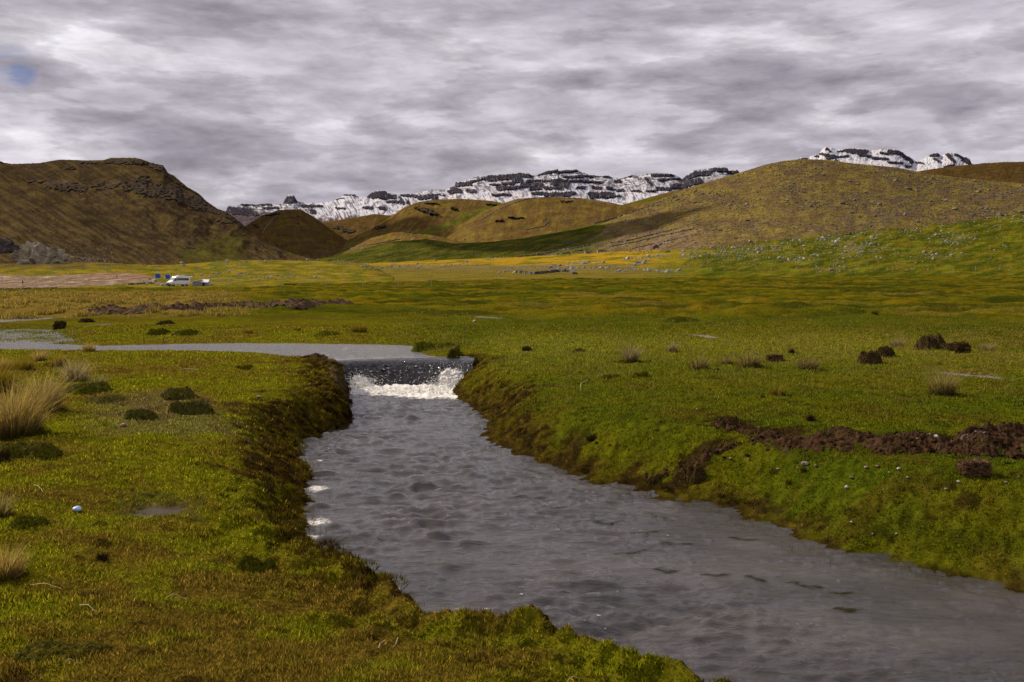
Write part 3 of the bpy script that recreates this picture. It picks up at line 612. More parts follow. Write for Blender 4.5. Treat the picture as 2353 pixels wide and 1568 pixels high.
layer('hill', [(960, 578), (1020, 545), (1060, 512), (1120, 482), (1160, 466), (1190, 457), (1250, 453), (1330, 455), (1400, 465), (1440, 474), (1500, 486), (1560, 520)], [(950, 585), (1600, 560)], 850, 1150, 970, 1540, hcol(441, HB * 1.15, HO, .15, (14, 40, .3)), M_hill, seed=441, rocks=RCc, jut=10, amp=3)
layer('hill', [(760, 598), (800, 575), (850, 548), (900, 535), (940, 532), (1000, 542), (1060, 556), (1120, 575), (1160, 590)], [(700, 600), (1200, 600)], 760, 900, 770, 1150, hcol(451, HB * 1.3, HO * 1.2, .5), M_hill, seed=451, amp=1.5, rocks=bands('b', [(1320, 640, 1560, 655, 10)]), jut=3)
# far right dark hill
layer('hill', [(2000, 420), (2120, 392), (2200, 381), (2300, 373), (2353, 372), (2600, 366), (2900, 380)], [(1950, 470), (2900, 470)], 1300, 1700, 2010, 2850, hcol(461, HB * .62, HB * .8, .1), M_hill, seed=461, amp=2)
# big left hill
RA = bands('a', [(1080, 420, 1250, 350, 80), (1200, 430, 1500, 450, 120), (1450, 480, 1750, 560, 100), (1650, 560, 1920, 640, 60), (1900, 640, 2150, 770, 34), (400, 410, 720, 410, 70), (600, 380, 720, 430, 50), (780, 390, 880, 370, 40), (850, 430, 1050, 380, 46), (560, 240, 625, 240, 32), (700, 195, 830, 195, 20), (900, 185, 1300, 195, 44), (1300, 220, 1420, 275, 54), (1420, 310, 1750, 490, 30), (0, 190, 60, 195, 20), (1850, 700, 1980, 720, 24), (330, 370, 400, 372, 8), (240, 360, 290, 360, 14)])
def col_left(PX, PY, T, rk):
    s_ = fbm((PX * .60 - PY) / 9, (PX + PY * .6) / 90, 471, 4); a = fbm(PX / 45, PY / 22, 474, 4)
    col = lerp(C(.047, .034, .019), C(.080, .060, .022), sm(-.3, .4, s_ * 1.2 + .35 * a)); col = lerp(col, C(.042, .030, .017), sm(.1, .5, fbm(PX / 60, PY / 40, 478, 3)) * .7)
    col = lerp(col, C(.105, .075, .042), sm(.25, .6, fbm((PX * .6 - PY) / 5, (PX + PY) / 60, 476, 3)) * .5)
    g = sm(0, 14, PY - (590 - .35 * np.abs(PX - 440) - 25)) * sm(400, 430, PX) * (1 - sm(520, 600, PX)); col = lerp(col, C(.070, .074, .010), g * .5)
    fine = fbm(PX / 2.0, PY / 1.6, 477, 3); col = col * (1 + .38 * fine[..., None])
    return lerp(col, HR * (1.2 + .6 * fine[..., None]), rk * .85)
rl = [(-900, 330), (-500, 352), (-200, 372), (0, 371), (12, 375), (30, 377), (90, 375), (130, 368), (143, 367), (200, 369), (240, 368), (253, 363), (310, 363), (325, 366), (345, 374), (375, 380), (386, 398), (400, 404), (430, 430), (455, 444), (475, 463), (500, 480), (520, 487), (545, 505), (562, 520), (580, 535), (620, 562), (680, 586), (740, 600), (800, 606)]
def proft(T): return T ** 1.0
layer('hillside', rl, [(-900, 625), (0, 622), (400, 616), (820, 612)], 560, ([-900, 0, 100, 200, 300, 400, 500, 600, 700, 800], [1000, 1000, 996, 985, 966, 938, 900, 850, 785, 700]), -700, 800, col_left, M_hill, seed=471, rocks=RA, jut=4, amp=7, nscale=80, prof=proft, rows=260, rid=.9, edge_amp=.8)
rs2 = [(-900, 395), (-200, 412), (0, 419), (40, 422), (80, 433), (120, 449), (170, 462), (230, 497), (300, 535), (360, 562), (430, 588), (520, 606), (600, 612)]
layer('hillside', rs2, [(-900, 628), (0, 626), (600, 618)], 470, ([-900, 0, 600], [780, 760, 520]), -700, 590, col_left, M_hill, seed=481, amp=4, nscale=60, prof=proft, rows=220, rid=.7, edge_amp=.5)

# right hill with boulders ------------------------------------------
GRL = ([1200, 1400, 1560, 1700, 1800, 1900, 2050, 2200, 2353, 2900], [592, 588, 577, 562, 550, 540, 527, 512, 488, 400])
def col_right(PX, PY, T, rk):
    a = fbm(PX / 40, PY / 18, 491, 4); s_ = fbm((PX + 2.0 * PY) / 60, (PY - .18 * PX * 0 + .35 * PX * .5) / 7, 494, 4); fine = fbm(PX / 2.0, PY / 1.4, 497, 3)
    br = lerp(C(.115, .083, .034), C(.165, .135, .028), sm(-.3, .45, a + .3 * s_)); br = lerp(br, C(.21, .16, .085), sm(.1, .55, fbm(PX / 25, PY / 10, 498, 4)) * .5 * sm(440, 520, PY))
    gd = lerp(C(.050, .068, .006), C(.135, .115, .010), sm(-.5, .7, fbm((PX) / 60, (PY + .22 * PX) / 9, 499, 5) + .25 * fbm(PX / 9, PY / 3, 506, 3)))
    gd = lerp(gd, C(.13, .15, .010), sm(.2, .5, fbm(PX / 50, PY / 12, 500, 3)) * .6)
    gl = np.interp(PX, *GRL); g = sm(-3, 3, PY - gl + 4 * fbm(PX / 20, PY / 20, 501, 3))
    col = br * (1 - g)[..., None] + gd * g[..., None]
    # green flat valley side on its left flank
    lg = sm(0, 8, PY - np.interp(PX, [1200, 1300, 1450, 1600, 1700], [520, 528, 535, 520, 500])) * (1 - sm(1330, 1430, PX)); col = lerp(col, C(.060, .075, .010), lg * .8)
    pk = sm(520, 535, PY) * sm(1350, 1400, PX) * (1 - sm(1590, 1680, PX)) * (1 - g) * sm(-.3, .3, fbm((PX + 2 * PY) / 30, (PY + .45 * PX) / 6, 503, 3)); col = lerp(col, C(.20, .145, .105), pk * .7)
    lump_ = fbm(PX / 5, PY / 3, 505, 3); col = lerp(col, C(.085, .062, .040), sm(.12, .5, lump_ + .3 * a) * .7 * (1 - g))
    return lerp(col * (1 + .5 * fine[..., None]), HR * 1.6 * (1 + fine[..., None]), rk)
rr_ = [(1150, 598), (1230, 575), (1300, 548), (1400, 508), (1450, 489), (1520, 458), (1600, 426), (1640, 415), (1700, 397), (1735, 386), (1760, 378), (1800, 370), (1840, 366), (1900, 367), (1960, 376), (2060, 385), (2130, 399), (2200, 408), (2280, 416), (2353, 422), (2600, 440), (3000, 450)]
layer('hillside', rr_, [(1150, 640), (1500, 640), (1700, 641), (2353, 640), (3000, 639)], ([1150, 1400, 1600, 1800, 3000], [420, 300, 235, 225, 215]), ([1150, 1300, 1500, 1840, 3000], [640, 760, 860, 820, 700]), 1160, 2950, col_right, M_knoll, seed=491, amp=3.5, nscale=70, rows=330, prof=lambda T: np.clip(.62 * T + .38 * T * T, 0, 1), rid=.5, edge_amp=.9, rocks=bands('d', [(1260, 510, 1590, 510, 12), (700, 240, 810, 245, 16), (2000, 500, 2350, 440, 26), (1200, 690, 1500, 600, 18), (900, 660, 990, 650, 16)]), jut=.6, dpow=1.25)
# dark green valley slope in the centre
def col_vg(PX, PY, T, rk):
    a = fbm(PX / 50, (PY + .2 * PX) / 6, 511, 4); fine = fbm(PX / 2.5, PY / 1.5, 512, 3)
    c = lerp(C(.045, .056, .009), C(.085, .088, .012), sm(-.3, .4, a)); c = lerp(c, HB * 1.2, sm(.25, .6, fbm(PX / 20, PY / 6, 513, 3)) * .5); return c * (1 + .3 * fine[..., None])
layer('valley_slope', [(600, 610), (700, 600), (760, 590), (820, 575), (900, 556), (980, 550), (1050, 560), (1130, 556), (1200, 548), (1300, 530), (1380, 512), (1450, 497), (1520, 490)], [(600, 616), (1600, 612)], 560, ([600, 1000, 1500], [640, 760, 880]), 610, 1520, col_vg, M_hill, seed=511, amp=1.6, nscale=50)
# yellow sunlit flat
def col_y(PX, PY, T, rk):
    a = fbm(PX / 60, (PY + .04 * PX) / 4, 521, 4); fine = fbm(PX / 2, PY / 1.0, 522, 3)
    c = lerp(C(.30, .20, .016), C(.12, .125, .012), sm(.0, .5, a)); 
    lo = sm(603, 618, PY - .0 * PX + 5 * a); c = lerp(c, C(.125, .11, .022), lo * .85)
    gr = sm(606, 612, PY) * (1 - sm(618, 626, PY)) * sm(860, 960, PX) * (1 - sm(1400, 1500, PX)); c = lerp(c, C(.15, .12, .06), gr * .5)
    c = lerp(c, C(.10, .115, .012), sm(1440, 1600, PX) * .7)
    return c * (1 + .25 * fine[..., None])
layer('yellow_flat', [(640, 612), (800, 607), (900, 603), (1000, 598), (1150, 593), (1300, 585), (1450, 577), (1560, 573), (1640, 575), (1720, 590), (1800, 615)], [(640, 652), (800, 652), (900, 650), (1200, 645), (1500, 641), (1800, 641)], 232, ([640, 1000, 1500, 1800], [520, 560, 480, 330]), 650, 1800, col_y, M_knoll, seed=521, amp=.6, nscale=60, prof=lambda T: T, rows=120, edge_amp=.3)
# green-yellow knoll behind the van and the pale flats
def col_k(PX, PY, T, rk):
    a = fbm(PX / 40, PY / 6, 531, 4); fine = fbm(PX / 2, PY / 1.0, 532, 3)
    c = lerp(C(.11, .115, .010), C(.20, .155, .016), sm(-.3, .35, a)); c = lerp(c, C(.15, .115, .06), sm(.15, .5, fbm(PX / 16, PY / 5, 534, 4)) * .6)
    lf_ = 1 - sm(120, 420, PX); c = lerp(c, lerp(C(.10, .075, .025), C(.14, .105, .02), sm(-.3, .3, a)), lf_ * (1 - sm(614, 622, PY)) * .9)
    # pale pinkish mineral flats
    top = np.interp(PX, [-600, 0, 100, 240, 300, 345], [630, 631, 634, 628, 628, 634]); bot = np.interp(PX, [-600, 0, 120, 250, 345, 370], [664, 664, 661, 656, 646, 642])
    j = 2.0 * fbm(PX / 12, PY / 4, 535, 3); pm = sm(-1, 1, PY - top + j) * (1 - sm(-1, 1, PY - bot + j)) * (1 - sm(335, 370, PX + j))
    st = fbm(PX / 30, (PY + .06 * PX) / 2.2, 536, 4)
    pc = lerp(C(.16, .115, .075), C(.27, .205, .15), sm(-.5, .5, st)); pc = lerp(pc, C(.46, .41, .36), sm(.42, .7, st) * .8); pc = lerp(pc, C(.27, .14, .095), np.exp(-((PY - 633) / 3.5) ** 2) * sm(150, 220, PX) * .7)
    pc = lerp(pc, C(.15, .11, .03), sm(.35, .6, fbm(PX / 22, PY / 3.5, 537, 3)) * .8)
    c = lerp(c, pc, pm); return c * (1 + .25 * fine[..., None])
layer('knoll', [(-700, 610), (-200, 612), (0, 606), (60, 606), (130, 603), (240, 604), (330, 609), (400, 609), (470, 603), (540, 599), (620, 598), (720, 600), (790, 601), (840, 607), (870, 618), (910, 640)], [(-700, 668), (0, 667), (480, 664), (700, 658), (910, 652)], 222, ([-700, 200, 500, 900], [430, 430, 400, 330]), -650, 905, col_k, M_knoll, seed=531, amp=.9, nscale=45, prof=lambda T: T, rows=150, edge_amp=.5)
#PART2
# small puddle in the left foreground
px_ = np.linspace(270, 470, 110); py_ = np.linspace(1205, 1145, 80)
A, B = np.meshgrid(px_, py_); QX, QY = on_plane(A, B, .40); qd = sdist(POOLS[2][0], QX, QY)
kq = qd[:-1, :-1] < .30
me = raw_mesh('puddle', np.stack([QX, QY, .40 + .0015 * fbm(QX / .2, QY / .2, 120, 2)], -1), grid_faces(*QX.shape, kq), M_calm, {'col': np.concatenate([np.broadcast_to(C(.06, .045, .03), QX.shape + (3,)), np.zeros(QX.shape + (1,))], -1)})
tag(link('puddle', me), kind='structure')

# ------------------------------------------------------------------ unseen clouds added overhead, out of frame, to shade the far hills
M_shade_cloud = plain('shade_cloud_body', (.8, .8, .82), 1.0, 0, 0, .003, .05)
def blob(name, r, seed, mat, flat=.25, sub=5, amp=.35, sc=1.6):
    import bmesh
    from mathutils import noise as mn
    bm = bmesh.new(); bmesh.ops.create_icosphere(bm, subdivisions=sub, radius=1.0)
    for v in bm.verts:
        p = v.co.copy(); k = 1 + amp * mn.fractal(p * sc + Vector((seed * 3.1, seed, 0)), 1.0, 2.0, 4)
        v.co = Vector((p.x * k * r[0], p.y * k * r[1], p.z * k * r[2]))
    me = bpy.data.meshes.new(name); bm.to_mesh(me); bm.free(); me.materials.append(mat)
    for p in me.polygons: p.use_smooth = True
    return me
for k, (tx, ty, tz, rx, ry) in enumerate(((-330, 1150, 70, 190, 170), (30, 720, 25, 110, 60))):
    t = (900 - tz) / sdir.z
    o = link('shade_cloud', blob('shade_cloud', (rx, ry, 60), k + 3, M_shade_cloud, sub=5)); o.location = (tx + sdir.x * t, ty + sdir.y * t, 900); tag(o, kind='structure')

# ------------------------------------------------------------------ finding surfaces seen at an image point
LK = [k for k in LAY if '#' in k]
def vis(px_, py_):
    best = None
    for k in LK:
        px, X, D, Z = LAY[k]
        if px_ < px[0] or px_ > px[-1]: continue
        j = int(np.clip(np.searchsorted(px, px_), 0, len(px) - 1))
        _, yy = proj(X[:, j], D[:, j], Z[:, j]); h = np.nonzero(yy <= py_)[0]
        if len(h) == 0 or h[0] == 0: continue
        i = h[0]; p = Vector((X[i, j], D[i, j], Z[i, j]))
        if best is None or p.y < best.y: best = p
    if best is not None and py_ < 634: return best
    g = gpt(px_, py_)
    if g.y < 300 and (best is None or g.y < best.y): best = g
    return best if best is not None else g

# ------------------------------------------------------------------ rocks
import bmesh
from mathutils import noise as mn
def rock_me(name, seed, mat, sub=2, dims=(1, 1, .7), cuts=9, rough=.18, sc=1.3):
    r = random.Random(seed); bm = bmesh.new(); bmesh.ops.create_icosphere(bm, subdivisions=sub, radius=.5)
    pls = []
    for _ in range(cuts):
        n = Vector((r.uniform(-1, 1), r.uniform(-1, 1), r.uniform(-.6, 1))).normalized(); pls.append((n, r.uniform(.28, .43)))
    off = Vector((seed * 1.7, seed * .3, 2))
    for v in bm.verts:
        p = v.co.copy(); p *= 1 + rough * mn.fractal(p * sc * 2 + off, 1.0, 2.0, 3)
        for n, d in pls:
            e = p.dot(n) - d
            if e > 0: p -= n * e * .9
        p *= 1 + rough * .25 * mn.noise(p * 9 + off)
        v.co = Vector((p.x * dims[0], p.y * dims[1], p.z * dims[2] + .28 * dims[2]))
    me = bpy.data.meshes.new(name); bm.to_mesh(me); bm.free(); me.materials.append(mat)
    for p in me.polygons: p.use_smooth = sub > 2
    return me
RP = [rock_me('boulder', i, M_rock_pale, 2, (1, .8, .62 + .05 * (i % 4))) for i in range(7)]
RBn = [rock_me('boulder', 20 + i, M_rock_brown, 2, (1, .8, .6 + .05 * (i % 4))) for i in range(7)]
def put_rock(px_, py_, wpx, label, group=None, me=None, rz=None, hk=1.0, name='boulder', cat='boulder'):
    p = vis(px_, py_); s_ = wpx * p.y / F
    o = link(name, me if me else random.choice(RP)); o.location = p - Vector((0, 0, .06 * s_)); o.scale = (s_, s_, s_ * hk)
    o.rotation_euler = (0, 0, rz if rz is not None else random.uniform(0, 6.28)); tag(o, label, cat, group); return o
BIG = [(354, 650, 15, 'tall upright grey boulder standing left of the white van', 1.5), (343, 643, 9, 'dark rounded boulder just left of the tall upright boulder', .9), (335, 655, 7, 'small low boulder left below the tall upright boulder', .9),
 (391, 648, 11, 'flat grey boulder between the second blue cabin and the van roof', .7), (331, 611, 9, 'brown boulder alone on the grass at the foot of the left hillside', .8), (417, 606, 15, 'large pale boulder at the hill foot above the blue cabins', .8), (422, 611, 12, 'wedge shaped boulder leaning in front of the large pale boulder', .7),
 (490, 630, 8, 'upright grey boulder on the knoll right of the shed', 1.5), (500, 630, 8, 'paired boulder touching the upright one on the knoll', 1.1), (512, 630, 6, 'small round boulder right of the paired boulders on the knoll', 1.0), (482, 638, 8, 'grey boulder below the paired boulders on the knoll', .8), (481, 609, 8, 'flat boulder near the crest of the knoll above the shed', .7),
 (502, 647, 8, 'dark boulder to the right of the shed', .8), (485, 655, 12, 'broad pale boulder beside the right wall of the shed', .7), (442, 632, 5, 'small standing boulder above the van roof', 1.3),
 (1560, 622, 19, 'large pale flat boulder alone on the green lower slope', .55), (1072, 603, 10, 'pointed pale boulder on the yellow grass strip', .9), (1002, 600, 9, 'small brown topped boulder on the yellow grass strip', .8), (957, 617, 14, 'pale boulder below the left end of the yellow strip', .7), (898, 613, 14, 'broad grey boulder right of the knoll foot', .7),
 (1183, 627, 16, 'low broad boulder at the left end of the stone corral', .6), (1322, 622, 9, 'grey boulder behind the right end of the corral wall', .9),
 (1970, 425, 13, 'large brown boulder high on the right hillside', .7), (1904, 545, 14, 'large brown boulder at the upper edge of the green slope', .8), (1953, 539, 12, 'grey brown boulder tilted above the green slope edge', .9), (2165, 533, 15, 'rounded grey boulder on the green slope edge at far right', .7), (2010, 551, 13, 'dark squat boulder just below the green slope edge', .8),
 (2240, 552, 16, 'long wedge boulder on the far right green slope', .6), (1847, 596, 12, 'pale split boulder low on the green slope', .9), (1738, 600, 14, 'pale boulder cluster head low on the green slope', .7), (1598, 467, 14, 'pale boulder on the brown hillside below the snowy peak', .8), (1873, 483, 9, 'round brown boulder midway up the right hillside', .9), (2034, 571, 9, 'grey boulder halfway down the far right green slope', .8)]
for i, (a, b, wp, lb, hk) in enumerate(BIG): put_rock(a, b, wp, lb, me=(RBn if ('brown' in lb or 'dark' in lb) else RP)[i % 7], hk=hk)
def gl_y(x): return float(np.interp(x, *GRL))
def ridge_y(x): return float(np.interp(x, [a for a, _ in rr_], [b for _, b in rr_]))
stuffV = {'p': [], 'b': []}
def rk_pts(me):
    v = np.array([q.co[:] for q in me.vertices]); f = np.array([q.vertices[:] for q in me.polygons]); return v, f
def low_rock(seed):
    me = rock_me('tmp', seed, M_rock_pale, 1, (1, .8, .65)); r = rk_pts(me); bpy.data.meshes.remove(me); return r
LOWR = [low_rock(50 + i) for i in range(6)]
def add_stuff(key, p, s_, hk=1.0):
    v, f = random.choice(LOWR); a = random.uniform(0, 6.28); c, s__ = math.cos(a), math.sin(a)
    q = v * s_; q = np.stack([q[:, 0] * c - q[:, 1] * s__ + p.x, q[:, 0] * s__ + q[:, 1] * c + p.y, q[:, 2] * hk + p.z - .08 * s_], 1)
    stuffV[key].append((q, f))
def region(n_ind, n_st, smp, szi, szs, mes, key, label, group):
    c = 0
    for i in range(n_ind):
        a, b = smp(); sz = random.uniform(*szi) * (1 + .8 * (random.random() ** 6))
        me_ = random.choice(mes); hk_ = random.uniform(.7, 1.15)
        big_ = 'big ' if sz > szi[0] + .75 * (szi[1] - szi[0]) else ('small ' if sz < szi[0] + .3 * (szi[1] - szi[0]) else 'middling ')
        if 'brown upper' in label: where = ('near the crest' if b < 440 else 'halfway up' if b < 500 else 'low down') + (' on the left flank' if a < 1750 else ' in the middle' if a < 2060 else ' on the right part') + ' of the brown hillside'
        elif 'green lower' in label: where = ('under the brown rubble' if b < gl_y(a) + 26 else 'low down') + (' on the left part' if a < 1850 else ' in the middle' if a < 2110 else ' on the far right') + ' of the green slope'
        elif 'corral' in label: where = 'in the stone rows ' + ('left of the corral' if a < 1190 else 'behind the corral wall' if a < 1320 else 'right of the corral' if a < 1440 else 'far right of the corral')
        else: where = 'on the yellow green knoll ' + ('above the van and shed' if a < 480 and b < 640 else 'beside the shed' if a < 560 else 'in its middle' if a < 720 else 'at its right end') + (' along the crest' if b < 606 else '')
        put_rock(a, b, sz, big_ + label.split(' boulder')[0] + ' boulder ' + where, group, me=me_, hk=hk_)
    for i in range(n_st):
        a, b = smp(); p = vis(a, b); add_stuff(key, p, random.uniform(*szs) * p.y / F, random.uniform(.7, 1.2))
def cl(f, n, spread, sx=1.0):
    cs = [f() for _ in range(n)]
    def g():
        if random.random() < .25: return f()
        a, b = random.choice(cs); return a + random.gauss(0, spread * sx), b + random.gauss(0, spread * .3)
    return g
def s_brown():
    while True:
        x = random.uniform(1440, 2353); y0 = ridge_y(x) + 4; y1 = gl_y(x) + 2
        if y1 - y0 > 12: return x, random.uniform(y0, y1)
def lim(f, test):
    def g():
        for _ in range(60):
            a, b = f()
            if test(a, b): return a, b
        return a, b
    return g
t_br = lambda x, y: 1400 < x < 2353 and ridge_y(x) + 3 < y < gl_y(x) + 3
t_gr = lambda x, y: 1560 < x < 2353 and gl_y(x) < y < 628
f_br = lim(cl(s_brown, 46, 34), t_br)
region(115, 6500, f_br, (7.0, 12.0), (2.2, 6.0), RBn, 'b', 'brown boulder lying in the rubble of the brown upper right hillside', 'boulders on the brown right hillside')
def s_green():
    while True:
        x = random.uniform(1560, 2353); y = random.uniform(gl_y(x), 622)
        if random.random() < .4 + .6 * (1 - (y - gl_y(x)) / 100): return x, y
f_gr = lim(cl(s_green, 22, 26), t_gr)
region(75, 1500, f_gr, (6.5, 12.5), (2.4, 6.2), RP, 'p', 'pale boulder scattered on the green lower right slope', 'boulders on the green right slope')
def seg(pts, sy=3):
    pts = np.array(pts, float); L_ = np.hypot(*(pts[1:] - pts[:-1]).T); cum = np.concatenate([[0], np.cumsum(L_)])
    def g():
        t = random.uniform(0, cum[-1]); return float(np.interp(t, cum, pts[:, 0])) + random.gauss(0, 3), float(np.interp(t, cum, pts[:, 1])) + random.gauss(0, sy)
    return g
segs = [seg([(1140, 626), (1190, 618), (1240, 614), (1330, 620)], 2.2), seg([(1240, 612), (1330, 615), (1440, 618)], 2), seg([(1300, 606), (1390, 604)], 1.3), seg([(1440, 619), (1470, 606), (1490, 600)], 2), seg([(1410, 626), (1450, 621), (1520, 622), (1560, 626)], 2), seg([(1430, 597), (1540, 588)], 1.5), seg([(880, 615), (1000, 612), (1100, 607)], 3)]
region(62, 620, lambda: random.choice(segs)(), (6.5, 12), (2.8, 6.5), RP, 'p', 'grey green boulder in the rocky rows around the stone corral', 'boulders around the stone corral')
ks = [seg([(480, 602), (600, 600), (760, 600), (850, 608)], 1.5), seg([(520, 628), (600, 634), (650, 636), (740, 640)], 3), seg([(440, 640), (520, 645), (600, 640)], 4), seg([(350, 645), (480, 620), (600, 615)], 9), seg([(790, 602), (860, 618), (880, 622)], 2)]
region(45, 330, lambda: random.choice(ks)(), (5.5, 10), (2.2, 5.5), RP, 'p', 'pale boulder scattered over the yellow green knoll', 'boulders on the yellow green knoll')
# loose stones of left hills and centre
for _ in range(500):
    a = random.uniform(0, 640); b = random.uniform(max(380, float(np.interp(a, [q[0] for q in rl], [q[1] for q in rl])) + 6), 606); p = vis(a, b); add_stuff('b', p, random.uniform(.8, 2.4) * p.y / F)
for _ in range(500):
    a = random.uniform(20, 260); b = 590 + random.gauss(0, 14) + .04 * a; p = vis(a, b); add_stuff('p', p, random.uniform(1.2, 4) * p.y / F)
for _ in range(700):
    a = random.uniform(800, 1500); b = random.uniform(560, 600); p = vis(a, b); add_stuff('p', p, random.uniform(.8, 2.2) * p.y / F)
for key, mt, nm, lb in (('p', M_rock_pale, 'scattered_stones', 'countless small pale stones strewn over the valley slopes'), ('b', M_rock_brown, 'rubble', 'countless small brown stones strewn over the hillsides')):
    Vs, Fs, n = [], [], 0
    for q, f in stuffV[key]: Vs.append(q); Fs.append(f + n); n += len(q)
    me = raw_mesh(nm, np.vstack(Vs), np.vstack(Fs), mt, None, False, 3); tag(link(nm, me), lb, 'stones', kind='stuff')
# rocky outcrops on the left
def outcrop(px0, px1, pyb, pyt, label, mat, seed, pts=5):
    p = vis((px0 + px1) / 2, pyb); k = p.y / F; W = (px1 - px0) * k; H = (pyb - pyt) * k
    bm = bmesh.new(); bmesh.ops.create_icosphere(bm, subdivisions=5, radius=.5)
    off = Vector((seed * 3.3, 1, seed))
    for v in bm.verts:
        q = v.co.copy(); c = mn.cell(q * 9 + off); r_ = mn.fractal(q * 3 + off, .8, 2.1, 6); vv = mn.voronoi(q * 7 + off)[0]
        q *= 1 + .22 * r_ + .35 * (vv[1] - vv[0]) - .05
        v.co = Vector((q.x * W, q.y * W * .45, max(q.z, -.1) * H * 2.0 * (1 - .25 * (q.x > 0) * q.x * 2)))
    me = bpy.data.meshes.new('rocky_outcrop'); bm.to_mesh(me); bm.free(); me.materials.append(mat)
    o = link('rocky_outcrop', me); o.location = p - Vector((0, 0, .04 * H)); tag(o, label, 'rock outcrop')
M_out = rock_mat('outcrop_rock', (.20, .165, .11), (.36, .32, .235), .35, 1.0); M_outd = rock_mat('dark_outcrop_rock', (.06, .052, .042), (.12, .10, .08), .35, 1.0)
outcrop(42, 150, 606, 560, 'pale lichen covered craggy outcrop at the foot of the left hillside', M_out, 1)
outcrop(-40, 42, 578, 546, 'dark craggy outcrop at the left edge of the picture', M_outd, 2)
outcrop(24, 62, 594, 578, 'small grey crag between the dark outcrop and the pale outcrop', M_out, 3)

# ------------------------------------------------------------------ dry stone walls
M_wall = rock_mat('dry_stone', (.085, .065, .05), (.16, .13, .10), 1.2, .3)
def wall(pts, hpx, label, wm=.9, name='stone_wall', hm=None):
    P = []
    pts = [((a), (b)) for a, b in pts]
    for (a, b), (c, d) in zip(pts[:-1], pts[1:]):
        n = max(2, int(abs(c - a) / 2.2) + 1)
        for i in range(n): P.append(vis(a + (c - a) * i / n, b + (d - b) * i / n))
    P.append(vis(*pts[-1]))
    # keep only pieces whose depth does not jump
    dm = sorted(p.y for p in P)[len(P) // 2]; P = [p for p in P if abs(p.y - dm) < .45 * dm]
    V, Fc = [], []; o_ = P[0].copy()
    for i, p in enumerate(P):
        d = (P[min(i + 1, len(P) - 1)] - P[max(i - 1, 0)]); d.z = 0
        d = d.normalized() if d.length > 1e-6 else Vector((1, 0, 0)); n = Vector((-d.y, d.x, 0)) * wm / 2 * random.uniform(.8, 1.2)
        h = (hm if hm else hpx * p.y / F) * random.uniform(.72, 1.15); b0 = Vector((0, 0, -.6 * h))
        for q in (p - n + b0, p - n * .8 + Vector((0, 0, h)), p + n * .8 + Vector((0, 0, h * random.uniform(.9, 1.1))), p + n + b0): V.append(q - o_)
        if i:
            a = (i - 1) * 4; b = i * 4
            for k in range(3): Fc.append((a + k, a + k + 1, b + k + 1, b + k))
    b = (len(P) - 1) * 4; Fc += [(0, 3, 2, 1), (b, b + 1, b + 2, b + 3)]
    me = raw_mesh(name, [tuple(v) for v in V], Fc, M_wall, None, False)
    o = link(name, me); o.location = o_; tag(o, label, 'stone wall'); return o
zz4 = lambda l: zc('c', l)
wall([(1187, 628), (1228, 631), (1240, 630), (1283, 625), (1314, 626), (1318, 631)], 6, 'dark curved dry stone wall of the corral on the valley floor', 1.2)
wall(zz4([(670, 852), (780, 835), (880, 825), (960, 803), (1060, 790), (1230, 756)]), 2.6, 'long dark stone wall running up behind the yellow grass strip')
wall(zz4([(780, 838), (960, 830), (1100, 808), (1180, 795)]), 2.4, 'stone wall leading to the pale stone hut')
wall(zz4([(1250, 760), (1450, 738), (1600, 700), (1850, 640)]), 2.4, 'upper stone wall of the old terraces on the brown hillside')
wall(zz4([(1330, 778), (1500, 748), (1700, 700), (1940, 648)]), 2.4, 'middle stone wall of the old terraces on the brown hillside')
wall(zz4([(1500, 790), (1700, 745), (1900, 700)]), 2.2, 'lowest stone wall of the old terraces on the brown hillside')
wall(zz4([(990, 757), (1100, 730), (1230, 700)]), 2.0, 'short stone wall on the dark green valley slope')
wall(zz4([(1220, 607), (1400, 560), (1600, 490), (1700, 450)]), 2.2, 'stone wall climbing the flank of the brown hillside towards the saddle')
wall(zz4([(385, 595), (520, 510), (620, 470), (720, 434), (850, 420), (950, 414), (1090, 430)]), 1.7, 'stone wall over the crest of the round brown hill in the centre')
wall(zz4([(730, 655), (850, 630), (890, 598)]), 1.8, 'short crooked stone wall on the round brown hill in the centre')
wall(zc('b', [(290, 660), (320, 610), (370, 545), (410, 518)]), 1.6, 'stone wall climbing the cone shaped hill below the snow ridge')
wall(zc('b', [(700, 830), (800, 815), (1000, 772), (1200, 737), (1370, 702)]), 1.8, 'long stone wall along the top of the dark green valley slope')
wall(zc('a', [(520, 990), (650, 1018), (780, 1032), (920, 1047)]), 3.0, 'stone wall running right from the pale outcrop on the left')
wall(zc('a', [(1545, 930), (1600, 926), (1660, 932)]), 2.0, 'tiny stone wall on the green patch at the left hill foot')
wall([(300, 655), (330, 652), (360, 653), (388, 657)], 3.5, 'low dark stone and turf bank left of the white van', 1.5)
wall([(0, 664.5), (60, 663.5), (130, 662)], 1.6, 'low dark kerb of stones in front of the pale flats', .8)

